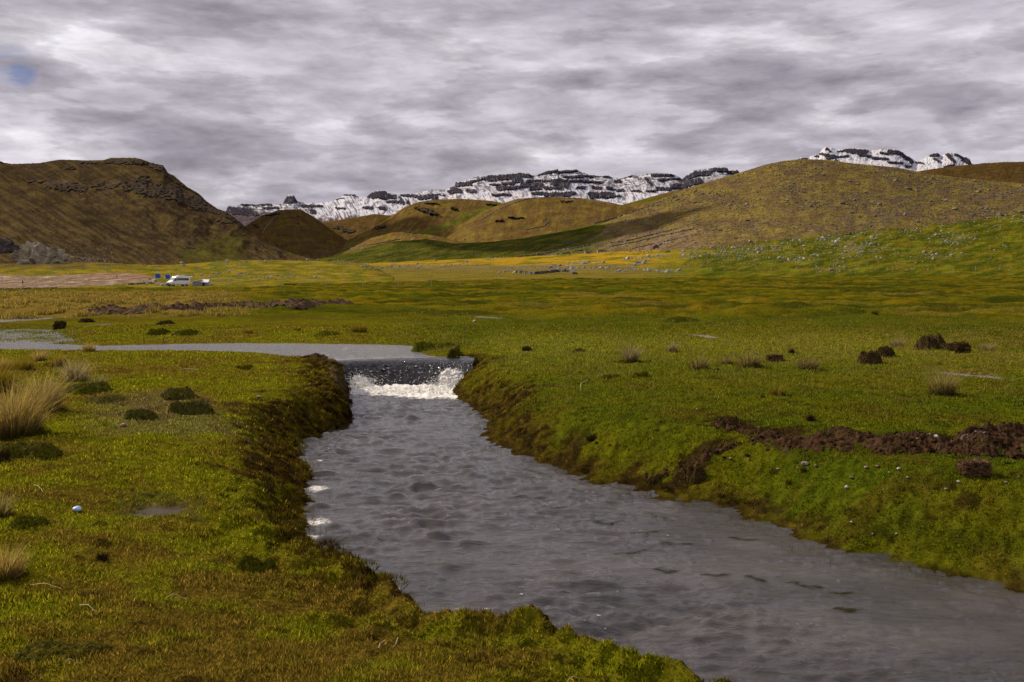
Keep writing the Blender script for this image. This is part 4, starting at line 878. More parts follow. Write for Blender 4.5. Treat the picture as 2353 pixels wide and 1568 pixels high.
# ------------------------------------------------------------------ helpers for built things
def empty(name, loc, rz, label, cat, group=None):
    o = bpy.data.objects.new(name, None); COL.objects.link(o); o.location = loc; o.rotation_euler = (0, 0, rz); o.empty_display_size = .3
    tag(o, label, cat, group); return o
def bmo(name, bm, mat, parent=None, smooth=False, bevel=0):
    if bevel: bmesh.ops.bevel(bm, geom=list(bm.edges), offset=bevel, segments=2, affect='EDGES', clamp_overlap=True)
    me = bpy.data.meshes.new(name); bm.to_mesh(me); bm.free(); me.materials.append(mat)
    for p in me.polygons: p.use_smooth = smooth
    return link(name, me, parent)
def prism(pts, y0, y1, bm=None):        # polygon in x-z extruded along y
    bm = bm or bmesh.new(); a = [bm.verts.new((x, y0, z)) for x, z in pts]; b = [bm.verts.new((x, y1, z)) for x, z in pts]; n = len(pts)
    bm.faces.new(a); bm.faces.new(b[::-1])
    for i in range(n): bm.faces.new((a[i], b[i], b[(i + 1) % n], a[(i + 1) % n]))
    bmesh.ops.recalc_face_normals(bm, faces=bm.faces); return bm
def box(x0, x1, y0, y1, z0, z1, bm=None): return prism([(x0, z0), (x1, z0), (x1, z1), (x0, z1)], y0, y1, bm)
def cyl(r, h, n=16, r2=None):
    bm = bmesh.new(); bmesh.ops.create_cone(bm, cap_ends=True, segments=n, radius1=r, radius2=r if r2 is None else r2, depth=h); return bm

# ------------------------------------------------------------------ white van
M_white = plain('white_paint', (.78, .78, .78), .28, 0, .5); M_glass = plain('dark_glass', (.03, .035, .04), .08, 0, .6); M_wglass = plain('windscreen_glass', (.30, .36, .42), .06, 0, .9)
M_black = plain('black_plastic', (.02, .02, .02), .5); M_rub = plain('rubber', (.015, .015, .015), .85); M_rim = plain('steel_rim', (.4, .4, .42), .35, .8); M_lamp = plain('headlamp_glass', (.75, .75, .72), .1)
pv = vis(408, 658.5); K = pv.y / 277.0 * 1.08
van = empty('parked_van', pv, math.atan2(-math.sin(R(52)), -math.cos(R(52))), 'white high roofed passenger van parked beside the low shed in the valley', 'van')
van.scale = (K, K, K)
prof_ = [(-2.95, .42), (2.85, .42), (2.95, .62), (2.93, .98), (2.75, 1.12), (2.05, 1.38), (1.35, 2.25), (1.05, 2.52), (.4, 2.66), (-2.6, 2.66), (-2.88, 2.5), (-2.97, 1.5)]
bmo('body', prism(prof_, -1.0, 1.0), M_white, van, bevel=.07)
for sy in (-1, 1):
    y0, y1 = (1.001, 1.02) if sy > 0 else (-1.02, -1.001)
    bmo('side_window', prism([(-2.55, 1.5), (.85, 1.5), (.85, 2.12), (-2.55, 2.12)], y0, y1), M_glass, van)
    bmo('door_window', prism([(1.0, 1.45), (1.78, 1.45), (1.30, 2.1), (1.0, 2.1)], y0, y1), M_glass, van)
    bmo('sill', box(-1.3, 1.2, *((1.001, 1.05) if sy > 0 else (-1.05, -1.001)), .38, .5), M_black, van)
    m_ = bmo('mirror', box(1.7, 1.82, *((1.03, 1.25) if sy > 0 else (-1.25, -1.03)), 1.45, 1.8), M_black, van, bevel=.02)
    hl = bmo('headlight', box(2.72, 2.96, *((.62, .93) if sy > 0 else (-.93, -.62)), .84, 1.06), M_lamp, van, bevel=.02)
    for wx in (-1.95, 1.95):
        o = bmo('wheel', cyl(.36, .26, 24), M_rub, van, True); o.rotation_euler = (R(90), 0, 0); o.location = (wx, sy * .89, .36)
        r_ = bmo('rim', cyl(.21, .28, 16), M_rim, o, True)
bmo('windscreen', prism([(2.03, 1.42), (2.09, 1.44), (1.39, 2.30), (1.33, 2.26)], -.86, .86), M_wglass, van)
bmo('front_bumper', box(2.6, 3.03, -1.0, 1.0, .30, .66), M_black, van, bevel=.05)
bmo('grille', box(2.88, 2.975, -.55, .55, .72, .95), M_black, van)
bmo('roof_box', box(-1.6, .2, -.6, .6, 2.665, 2.86), M_white, van, bevel=.06)
bmo('rear_window', box(-3.0, -2.90, -.75, .75, 1.5, 2.15), M_glass, van)
# ------------------------------------------------------------------ shed, cabins, tent
M_tin = plain('corrugated_iron', (.30, .31, .33), .6, .2, .4, 8, .25); M_roofw = plain('white_roof_sheet', (.80, .80, .80), .45); M_dark = plain('dark_opening', (.01, .01, .01), .9); M_blue = plain('blue_tarpaulin', (.012, .10, .48), .5, 0, .4, 2, .2); M_tent = plain('white_tent', (.8, .8, .78), .6)
ps = vis(461, 657.5); k = ps.y / F
sh = empty('shed', ps, 0, 'low grey walled shed with white sheet roof right of the van', 'shed')
W_ = 34 * k; H_ = 9.5 * k
bm = bmesh.new()
for i in range(36):          # ribbed sheets
    x = -W_ / 2 + W_ * i / 36; box(x, x + W_ / 36 * .55, -.8, .8, -.2, H_, bm)
box(-W_ / 2 + .01, W_ / 2 - .01, -.76, .76, -.2, H_ - .01, bm); bmo('wall', bm, M_tin, sh)
bmo('roof', prism([(-W_ * .56, H_ * .98), (W_ * .12, H_ * 1.45), (W_ * .12, H_ * 1.58), (-W_ * .56, H_ * 1.12)], -1.1, 1.0), M_roofw, sh)
bm = bmesh.new(); vs = [bm.verts.new(q) for q in ((W_ * .13, -1.25, H_ * .86), (W_ * .58, -1.2, H_ * .84), (W_ * .57, .2, H_ * 1.5), (W_ * .13, .2, H_ * 1.55))]; f = bm.faces.new(vs); r_ = bmesh.ops.extrude_face_region(bm, geom=[f]); bmesh.ops.translate(bm, verts=[v for v in r_['geom'] if isinstance(v, bmesh.types.BMVert)], vec=(0, 0, .07)); bmesh.ops.recalc_face_normals(bm, faces=bm.faces)
bmo('side_roof', bm, M_roofw, sh); bmo('door', box(W_ * .18, W_ * .3, -.86, -.81, 0, H_ * .82), M_dark, sh)
for (a, b, wpx, lb) in ((361.5, 640, 10.0, 'blue square cabin beside the tall boulder, left of the other'), (385, 641, 9.0, 'smaller blue square cabin just above the van bonnet')):
    p = vis(a, b); k = p.y / F; s_ = wpx * k
    c_ = empty('blue_cabin', p, R(8), lb, 'cabin', 'blue cabins behind the van')
    bmo('wall', box(-s_ / 2, s_ / 2, -s_ / 2, s_ / 2, -.2, s_ * .92), M_blue, c_, bevel=.03); bmo('roof', prism([(-s_ * .54, s_ * .925), (s_ * .54, s_ * .925), (s_ * .54, s_ * .96), (0, s_ * 1.06), (-s_ * .54, s_ * .96)], -s_ * .54, s_ * .54), M_blue, c_); bmo('door', box(s_ * .05, s_ * .35, -s_ / 2 - .02, -s_ / 2 - .005, 0, s_ * .8), plain('blue_door', (.01, .08, .36), .5), c_)
p = vis(433, 639); k = p.y / F
te = empty('tent', p, R(-25), 'small white ridge tent with dark opening above the van', 'tent')
bmo('canopy', prism([(-5 * k, 0), (-2.6 * k, 3.6 * k), (2.6 * k, 3.8 * k), (5 * k, 1.2 * k), (5 * k, 1.0 * k), (0, 2.2 * k), (-4.6 * k, 0)], -1.2, 1.2), M_tent, te)
bmo('opening', prism([(0, 0), (0, 2.1 * k), (4.6 * k, 1.0 * k), (4.6 * k, 0)], -1.0, 1.0), M_dark, te)
# stone huts
M_hut = rock_mat('pale_hut_stone', (.26, .23, .20), (.42, .38, .34), 1.0, .1); M_thatch = plain('thatch', (.26, .19, .09), .95, 0, .1, 2, .3)
for (a, b, wpx, hpx, lb) in ((1351, 583, 17, 5.5, 'tiny pale stone hut with grey roof beside the walls above the yellow strip'), (1382, 579, 20, 4.0, 'low thatched hut right of the pale stone hut')):
    p = vis(a, b); k = p.y / F; w2 = wpx * k / 2; h = hpx * k
    hu = empty('stone_hut', p, R(6), lb, 'hut'); bmo('wall', box(-w2, w2, -w2 * .5, w2 * .5, -.5, h * .7), M_hut, hu)
    bmo('roof', prism([(-w2 * 1.08, h * .69), (w2 * 1.08, h * .69), (w2 * .95, h * 1.1), (-w2 * .95, h * 1.1)], -w2 * .56, w2 * .56), M_thatch if 'thatched' in lb else M_out, hu)
    bmo('door', box(-w2 * .15, w2 * .12, -w2 * .5 - .03, -w2 * .5 - .004, 0, h * .55), M_dark, hu)
# fence posts
M_post = plain('weathered_post', (.30, .27, .22), .9)
FP = [(973, 658, 14, 1), (1030, 656, 14, 2), (1099, 654, 13, 3), (1177, 652, 14, 4), (1309, 650, 14, 5), (1441, 648, 14, 6), (1575, 648, 12, 7)]
FP = [(646, 662, 14), (750, 661, 14), (834, 661, 13), (915, 661, 14), (991, 659, 14), (1058, 658, 13), (1936, 620, 10), (1971, 621, 10), (2011, 622, 9.5), (2050, 623, 9.5), (2094, 624, 10), (2189, 625, 10.5), (2240, 622, 10.5), (2297, 621, 10.5), (55, 667, 10), (162, 665, 8), (285, 660, 8)]
pm_ = None
for i, (a, b, h) in enumerate(FP):
    p = vis(a, b); hh = h * p.y / F
    if pm_ is None:
        bm = cyl(.5, 1.0, 8, .42); bmesh.ops.translate(bm, verts=bm.verts, vec=(0, 0, .5)); pm_ = bpy.data.meshes.new('fence_post'); bm.to_mesh(pm_); bm.free(); pm_.materials.append(M_post)
    o = link('fence_post', pm_); o.location = p - Vector((0, 0, .1)); r_ = .00032 * p.y * 2.0 / 2; o.scale = (r_ * 2, r_ * 2, hh + .1); o.rotation_euler = (R(random.uniform(-4, 4)), R(random.uniform(-4, 4)), 0)
    g = 'fence posts across the middle of the valley floor' if 600 < a < 1100 else ('fence posts at the foot of the green right slope' if a > 1100 else 'fence posts by the pale flats')
    lb = {'f': 'thin weathered fence post standing in the middle of the valley floor'}['f'] if 600 < a < 1100 else ('thin fence post in the row at the foot of the green right slope' if a > 1100 else 'thin fence post in front of the pale mineral flats')
    tag(o, lb, 'fence post', g)
# people and animals far off
def skin_fig(name, verts, edges, mat, root=0, sub=1):
    me = bpy.data.meshes.new(name); me.from_pydata([v[:3] for v in verts], edges, []); me.materials.append(mat)
    o = link(name, me); md = o.modifiers.new('skin', 'SKIN'); 
    for i, v in enumerate(verts): r_ = v[3]; me.skin_vertices[0].data[i].radius = (r_, r_)
    me.skin_vertices[0].data[root].use_root = True
    o.modifiers.new('sub', 'SUBSURF').levels = sub; o.modifiers['sub'].render_levels = sub
    return o
def make_skin(name, verts, edges, mat):
    me = bpy.data.meshes.new(name); me.from_pydata([v[:3] for v in verts], edges, []); o = link(name, me)
    o.modifiers.new('skin', 'SKIN')
    if not me.skin_vertices: me.attributes
    for i, v in enumerate(verts): me.skin_vertices[0].data[i].radius = (v[3], v[3])
    me.skin_vertices[0].data[0].use_root = True
    s_ = o.modifiers.new('sub', 'SUBSURF'); s_.levels = 2; s_.render_levels = 2
    dg = bpy.context.evaluated_depsgraph_get(); dg.update(); m2 = bpy.data.meshes.new_from_object(o.evaluated_get(dg)); m2.name = name
    m2.materials.clear(); m2.materials.append(mat); bpy.data.objects.remove(o); return m2
hv = [(0, 0, .95, .15), (0, 0, 1.2, .15), (0, 0, 1.42, .17), (0, 0, 1.53, .06), (0, .01, 1.66, .10), (0, .01, 1.72, .08),
      (.18, 0, 1.42, .07), (.27, .02, 1.14, .05), (.25, -.06, .88, .04), (-.18, 0, 1.42, .07), (-.27, .02, 1.14, .05), (-.25, -.06, .88, .04),
      (.10, 0, .88, .10), (.12, -.02, .48, .07), (.13, .02, .08, .05), (.13, -.12, .04, .045), (-.10, 0, .88, .10), (-.14, .06, .48, .07), (-.17, .12, .08, .05), (-.17, -.02, .04, .045)]
he = [(0, 1), (1, 2), (2, 3), (3, 4), (4, 5), (2, 6), (6, 7), (7, 8), (2, 9), (9, 10), (10, 11), (0, 12), (12, 13), (13, 14), (14, 15), (0, 16), (16, 17), (17, 18), (18, 19)]
M_cl = plain('dark_clothing', (.025, .022, .028), .9); M_cl2 = plain('grey_blue_clothing', (.06, .07, .10), .9)
try:
    for (a, b, hpx, mt, lb, rz) in ((51, 655, 10.5, M_cl, 'person in dark clothes walking on the pale flats at far left', 1.2), (267, 641, 10, M_cl2, 'person in grey blue clothes on the pink ground left of the cabins', -.8)):
        o = link('person', make_skin('person', hv, he, mt)); p = vis(a, b); o.location = p; s_ = hpx * p.y / F / 1.78; o.scale = (s_,) * 3; o.rotation_euler = (0, 0, rz); tag(o, lb, 'person')
    av = [(0, 0, .95, .20), (.35, 0, 1.0, .22), (-.35, 0, .98, .21), (.52, 0, 1.15, .13), (.62, 0, 1.45, .09), (.66, 0, 1.62, .08), (.80, 0, 1.60, .06), (.90, 0, 1.56, .04), (.63, .06, 1.78, .025), (.63, -.06, 1.78, .025),
          (.36, .13, .72, .09), (.36, .13, .38, .05), (.37, .13, .03, .04), (.36, -.13, .72, .09), (.36, -.13, .38, .05), (.40, -.13, .03, .04),
          (-.38, .13, .72, .11), (-.44, .13, .40, .05), (-.40, .13, .03, .04), (-.38, -.13, .72, .11), (-.46, -.13, .40, .05), (-.44, -.13, .03, .04), (-.58, 0, .95, .05)]
    ae = [(0, 1), (0, 2), (1, 3), (3, 4), (4, 5), (5, 6), (6, 7), (5, 8), (5, 9), (1, 10), (10, 11), (11, 12), (1, 13), (13, 14), (14, 15), (2, 16), (16, 17), (17, 18), (2, 19), (19, 20), (20, 21), (2, 22)]
    M_fd = plain('dark_fleece', (.025, .018, .014), .95); M_fw = plain('white_fleece', (.60, .57, .50), .95)
    ml = make_skin('llama', av, ae, M_fd); o = link('llama', ml); p = vis(1308, 588); o.location = p; s_ = 6.5 * p.y / F / 1.75; o.scale = (s_,) * 3; o.rotation_euler = (0, 0, R(170)); tag(o, 'dark brown llama standing beside the long stone wall', 'llama')
    mw = make_skin('alpaca', av, ae, M_fw)
    for i in range(9):
        o = link('alpaca', mw); p = vis(1114 + i * 5.2 + random.uniform(-1.5, 1.5), 596.5 - i * .3 + random.uniform(-1, 1)); o.location = p; s_ = 4.0 * p.y / F / 1.75; o.scale = (s_,) * 3; o.rotation_euler = (0, 0, random.uniform(0, 6.28)); tag(o, 'tiny white alpaca grazing in the flock above the yellow grass strip', 'alpaca', 'white alpacas above the yellow strip')
except Exception as e_:
    print('FIG FAIL', e_)

# ------------------------------------------------------------------ blades
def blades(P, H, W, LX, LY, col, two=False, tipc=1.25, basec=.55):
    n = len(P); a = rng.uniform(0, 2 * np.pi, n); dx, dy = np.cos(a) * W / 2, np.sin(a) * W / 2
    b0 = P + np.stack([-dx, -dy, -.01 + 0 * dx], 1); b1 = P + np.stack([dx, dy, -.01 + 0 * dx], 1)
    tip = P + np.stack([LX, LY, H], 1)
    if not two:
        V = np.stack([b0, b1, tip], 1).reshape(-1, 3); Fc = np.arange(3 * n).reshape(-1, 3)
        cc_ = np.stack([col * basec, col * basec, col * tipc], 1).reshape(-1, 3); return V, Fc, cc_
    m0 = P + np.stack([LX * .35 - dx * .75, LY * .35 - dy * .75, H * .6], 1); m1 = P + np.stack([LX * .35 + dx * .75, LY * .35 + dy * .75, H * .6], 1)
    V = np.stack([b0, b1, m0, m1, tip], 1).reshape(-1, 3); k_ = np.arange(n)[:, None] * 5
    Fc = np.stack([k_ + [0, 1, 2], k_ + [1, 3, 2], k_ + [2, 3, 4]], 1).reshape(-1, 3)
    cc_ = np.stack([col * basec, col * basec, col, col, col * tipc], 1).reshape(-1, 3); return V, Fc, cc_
def blade_obj(name, parts, mat=None, loc=None):
    V = np.vstack([p[0] for p in parts]); Cc = np.vstack([p[2] for p in parts]); Fs = []; n = 0
    for p in parts: Fs.append(p[1] + n); n += len(p[0])
    if loc is not None: V = V - np.array(loc)
    me = raw_mesh(name, V, np.vstack(Fs), mat or M_blade, {'col': np.clip(Cc, .002, .9)}, False, 3); o = link(name, me)
    if loc is not None: o.location = loc
    return o
def surf(X, Y): z, lo, po, ma = ground(X, Y, True); return z, lo, po, ma
# short turf
n = 820000
Yv = np.exp(rng.uniform(np.log(2.6), np.log(34), n)); pxv = rng.uniform(-160, 2500, n); Xv = (pxv - CX) / F * Yv
z, lo, po, ma = surf(Xv, Yv); colr, pm2 = meadow_col(Xv, Yv, z, lo, po, ma)
ok = (lo > .03) & (po > np.where(Yv > 19, .22, .02)) & (z > .03); ok &= rng.uniform(0, 1, n) > .35 * pm2
Xv, Yv, z, colr = Xv[ok], Yv[ok], z[ok], colr[ok]; n = len(Xv)
vr = (.30 + 2.1 * rng.uniform(0, 1, n) ** 1.3)[:, None]; hs = rng.uniform(0, 1, n)[:, None]
cb = colr * 1.12 * vr * (1 + np.where(hs > .88, 1, 0) * np.array([.9, .55, 1.5])); cb = np.where(hs < .12, cb * .42, cb)
H = rng.uniform(.006, .020, n) * (1 + .6 * fbm(Xv / .4, Yv / .4, 130, 2)) * (1 + .045 * Yv); W = .0048 + .0008 * Yv
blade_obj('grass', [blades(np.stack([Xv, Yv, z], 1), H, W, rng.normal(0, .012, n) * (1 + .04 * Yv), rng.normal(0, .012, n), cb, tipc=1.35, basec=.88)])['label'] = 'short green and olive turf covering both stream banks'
bpy.data.objects['grass']['category'] = 'grass'; bpy.data.objects['grass']['kind'] = 'stuff'
# longer pale stalks on the right meadow and the left field
n = 150000
Yv = np.exp(rng.uniform(np.log(9), np.log(60), n)); pxv = rng.uniform(900, 2450, n); Xv = (pxv - CX) / F * Yv
z, lo, po, ma = surf(Xv, Yv); msk = fbm(Xv / 1.1, Yv / .8, 71, 3) + .5 * fbm(Xv / .4, Yv / .4, 72, 2)
dens = np.exp(-((Yv - 23) / 7) ** 2) * .8 + sm(28, 34, Yv) * .35
ok = (lo > .9) & (po > .05) & (rng.uniform(0, 1, n) < dens * sm(-.25, .35, msk)); Xv, Yv, z = Xv[ok], Yv[ok], z[ok]; n = len(Xv)
cb = lerp(C(.24, .19, .05), C(.13, .14, .02), rng.uniform(0, 1, n)) * rng.uniform(.7, 1.3, n)[:, None]
s1 = blades(np.stack([Xv, Yv, z], 1), rng.uniform(.03, .115, n), .0035 + .00035 * Yv, rng.normal(0, .045, n), rng.normal(0, .045, n), cb, True, 1.2, .7)
n = 230000
Yv = np.exp(rng.uniform(np.log(41), np.log(150), n)); pxv = rng.uniform(-150, 640, n); Xv = (pxv - CX) / F * Yv
cl_ = fbm(Xv / 1.6, Yv / 2.4, 140, 3); ok = (rng.uniform(0, 1, n) < sm(.05, .45, cl_) * (1 - sm(400, 620, pxv)) * (1 - sm(105, 150, Yv))); Xv, Yv, cl_ = Xv[ok], Yv[ok], cl_[ok]; n = len(Xv)
z = ground(Xv, Yv); cb = lerp(C(.27, .185, .05), C(.11, .095, .02), rng.uniform(0, 1, n)) * rng.uniform(.6, 1.3, n)[:, None]
s2 = blades(np.stack([Xv, Yv, z], 1), rng.uniform(.10, .34, n) * sm(-.1, .5, cl_), .012 + .0006 * Yv, rng.normal(0, .10, n), rng.normal(0, .10, n), cb * 1.25, True, 1.2, .7)
tag(blade_obj('dry_grass', [s1, s2]), 'straw coloured dry bunch grass on the meadow beyond the stream', 'dry grass', kind='stuff')
# dark stalks along the waterline
n = 420000
Yv = rng.uniform(3.2, 19, n); Xv = rng.uniform(-5, 9, n); d, _ = sdist(LOW, Xv, Yv, LOWA); nn = fbm(Xv / .5, Yv / .5, 150, 3)
ok = (d > -.30) & (d < .08) & (rng.uniform(0, 1, n) < sm(-.1, .5, nn) * np.exp(-np.maximum(-d, 0) / .10)) ; Xv, Yv, d = Xv[ok], Yv[ok], d[ok]; n = len(Xv); print('reeds', n)
z = np.maximum(ground(Xv, Yv), -.01); cb = lerp(C(.05, .035, .012), C(.12, .10, .02), rng.uniform(0, 1, n))
tag(blade_obj('water_grass', [blades(np.stack([Xv, Yv, z], 1), rng.uniform(.02, .09, n), np.full(n, .004), rng.normal(0, .015, n), rng.normal(0, .015, n), cb)]), 'thin dark grass stalks rising from the water along both banks', 'grass', kind='stuff')
# sprigs in the flooded patches
n = 60000; Yv = rng.uniform(23, 34, n); Xv = rng.uniform(-20, -8, n); d = sdist(MARSH, Xv, Yv); ok = (d < .6) & (rng.uniform(0, 1, n) < .6 * sm(.0, .5, fbm(Xv / .7, Yv / 1.2, 160, 3))); Xv, Yv = Xv[ok], Yv[ok]; n1_ = len(Xv)
n = 9000; a, b = rng.uniform(270, 470, n), rng.uniform(1150, 1205, n); X2, Y2 = on_plane(a, b, .40); ok = rng.uniform(0, 1, n) < sm(-.2, .4, fbm(X2 / .1, Y2 / .1, 161, 3)); X2, Y2 = X2[ok], Y2[ok]
Xv = np.concatenate([Xv, X2]); Yv = np.concatenate([Yv, Y2]); n = len(Xv); z = ground(Xv, Yv)
cb = lerp(C(.10, .12, .02), C(.16, .12, .04), rng.uniform(0, 1, n)); hh = np.where(Yv > 20, .09, .03)
tag(blade_obj('marsh_grass', [blades(np.stack([Xv, Yv, z], 1), rng.uniform(.5, 1.2, n) * hh, .003 + .0004 * Yv, rng.normal(0, .02, n), rng.normal(0, .02, n), cb)]), 'sparse sprigs poking out of the flooded patches on the left', 'grass', kind='stuff')

# ------------------------------------------------------------------ tussocks
def tussock(px_, py_, hpx, rpx, label, c1, c2, nb=420, group=None, lean=.55, seedheads=.15, sink=.02):
    p = gpt(px_, py_); k = p.y / F; h = hpx * k; r_ = rpx * k
    a = rng.uniform(0, 2 * np.pi, nb); q = np.sqrt(rng.uniform(0, 1, nb)); bx_, by_ = q * np.cos(a) * r_ * .45, q * np.sin(a) * r_ * .40
    out = rng.uniform(.15, 1.15, nb) * lean * 1.7 * q ** .6; Hh = h * (.28 + .85 * rng.uniform(0, 1, nb) ** 1.7) * (1 - .30 * q)
    X_, Y_ = p.x + bx_, p.y + by_; zg = ground(X_, Y_)
    col = lerp(c1, c2, rng.uniform(0, 1, nb)) * rng.uniform(.6, 1.35, nb)[:, None]
    W_ = (.0022 + .00042 * p.y) * rng.uniform(.7, 1.2, nb)
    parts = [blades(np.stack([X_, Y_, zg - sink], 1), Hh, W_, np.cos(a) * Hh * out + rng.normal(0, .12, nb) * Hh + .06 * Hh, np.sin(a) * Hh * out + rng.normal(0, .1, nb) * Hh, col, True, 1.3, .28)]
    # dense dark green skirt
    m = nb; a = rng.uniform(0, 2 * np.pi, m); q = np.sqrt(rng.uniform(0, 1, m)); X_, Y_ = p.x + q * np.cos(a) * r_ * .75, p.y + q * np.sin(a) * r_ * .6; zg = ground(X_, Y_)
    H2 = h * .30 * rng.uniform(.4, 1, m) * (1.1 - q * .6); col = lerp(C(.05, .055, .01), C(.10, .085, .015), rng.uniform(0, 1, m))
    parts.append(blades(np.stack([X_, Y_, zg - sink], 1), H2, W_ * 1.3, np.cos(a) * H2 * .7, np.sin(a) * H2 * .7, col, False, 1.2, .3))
    o = blade_obj('grass_tussock', parts, None, p); tag(o, label, 'grass tussock', group); return o
ST, GO, OG, GR = C(.34, .26, .12), C(.27, .18, .025), C(.12, .105, .012), C(.26, .215, .14)
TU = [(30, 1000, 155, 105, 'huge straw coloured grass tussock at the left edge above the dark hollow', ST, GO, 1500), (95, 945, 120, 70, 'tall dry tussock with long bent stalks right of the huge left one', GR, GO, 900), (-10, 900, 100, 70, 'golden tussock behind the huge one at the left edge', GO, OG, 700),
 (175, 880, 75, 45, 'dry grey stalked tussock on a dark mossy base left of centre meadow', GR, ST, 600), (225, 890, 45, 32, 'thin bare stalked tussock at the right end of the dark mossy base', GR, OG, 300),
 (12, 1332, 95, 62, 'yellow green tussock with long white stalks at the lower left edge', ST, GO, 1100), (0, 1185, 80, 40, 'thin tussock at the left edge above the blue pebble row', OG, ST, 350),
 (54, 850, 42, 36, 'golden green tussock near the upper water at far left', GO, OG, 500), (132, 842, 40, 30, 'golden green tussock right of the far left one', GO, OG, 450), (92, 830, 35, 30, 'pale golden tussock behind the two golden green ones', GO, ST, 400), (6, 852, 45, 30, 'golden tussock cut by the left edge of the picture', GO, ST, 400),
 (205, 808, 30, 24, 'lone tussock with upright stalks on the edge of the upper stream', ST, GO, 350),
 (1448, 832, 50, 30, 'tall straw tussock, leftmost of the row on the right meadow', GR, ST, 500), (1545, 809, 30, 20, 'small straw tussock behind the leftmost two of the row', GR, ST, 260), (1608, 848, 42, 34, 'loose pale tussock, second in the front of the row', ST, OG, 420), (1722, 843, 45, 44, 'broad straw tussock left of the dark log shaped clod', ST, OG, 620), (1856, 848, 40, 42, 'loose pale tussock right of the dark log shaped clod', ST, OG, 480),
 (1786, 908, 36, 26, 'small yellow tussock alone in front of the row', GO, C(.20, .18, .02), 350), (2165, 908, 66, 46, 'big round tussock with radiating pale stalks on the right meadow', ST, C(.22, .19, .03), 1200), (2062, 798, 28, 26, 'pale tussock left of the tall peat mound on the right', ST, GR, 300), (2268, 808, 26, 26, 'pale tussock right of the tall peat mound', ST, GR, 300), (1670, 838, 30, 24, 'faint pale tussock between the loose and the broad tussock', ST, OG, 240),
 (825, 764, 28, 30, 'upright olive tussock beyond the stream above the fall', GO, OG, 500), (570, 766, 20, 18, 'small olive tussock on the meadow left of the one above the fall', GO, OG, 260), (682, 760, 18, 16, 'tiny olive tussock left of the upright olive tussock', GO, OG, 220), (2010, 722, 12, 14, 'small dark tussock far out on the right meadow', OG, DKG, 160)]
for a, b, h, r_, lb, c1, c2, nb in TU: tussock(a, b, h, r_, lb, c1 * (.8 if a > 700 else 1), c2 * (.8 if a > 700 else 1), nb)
# bent dry straws lying about
M_straw = plain('dry_straw', (.50, .42, .22), .8)
SW = [((70, 1352), (140, 1356), 'long yellow straw lying by the lower left tussock'), ((385, 1380), (428, 1378), 'pale broken straw lying on the lower left turf'), ((183, 1400), (222, 1408), 'thin bent straw lying near the lower left corner'), ((150, 1532), (190, 1526), 'short straw close to the bottom edge at left'), ((870, 1498), (915, 1468), 'straight dry straw on the near bank'), ((1303, 1575), (1330, 1562), 'short straw on the near tip of the bank'), ((415, 852), (455, 850), 'pale twig lying on the far left bank'), ((78, 1120), (100, 1135), 'short straw on the left slope'), ((1335, 900), (1375, 865), 'straw on the right bank above the shore'), ((845, 1230), (870, 1250), 'straw by the foam on the left shore')]
for (a, b), (c_, d_), lb in SW[:9]:
    p, q = gpt(a, b), gpt(c_, d_); nS = 8; V = []; L_ = (q - p).length; w_ = .0012 + .00018 * p.y
    nrm = Vector((-(q - p).y, (q - p).x, 0)).normalized()
    for i in range(nS + 1):
        t = i / nS; m = p.lerp(q, t) + nrm * (.05 * L_ * math.sin(t * math.pi)); m.z = gz(m.x, m.y) + .018 + .012 * math.sin(t * 5)
        for k_ in range(4): an = k_ * math.pi / 2; V.append(m - p + nrm * math.cos(an) * w_ + Vector((0, 0, math.sin(an) * w_)))
    Fc = [(i * 4 + k_, i * 4 + (k_ + 1) % 4, i * 4 + 4 + (k_ + 1) % 4, i * 4 + 4 + k_) for i in range(nS) for k_ in range(4)]
    o = link('straw', raw_mesh('straw', [tuple(v) for v in V], Fc, M_straw)); o.location = p; tag(o, lb, 'straw')

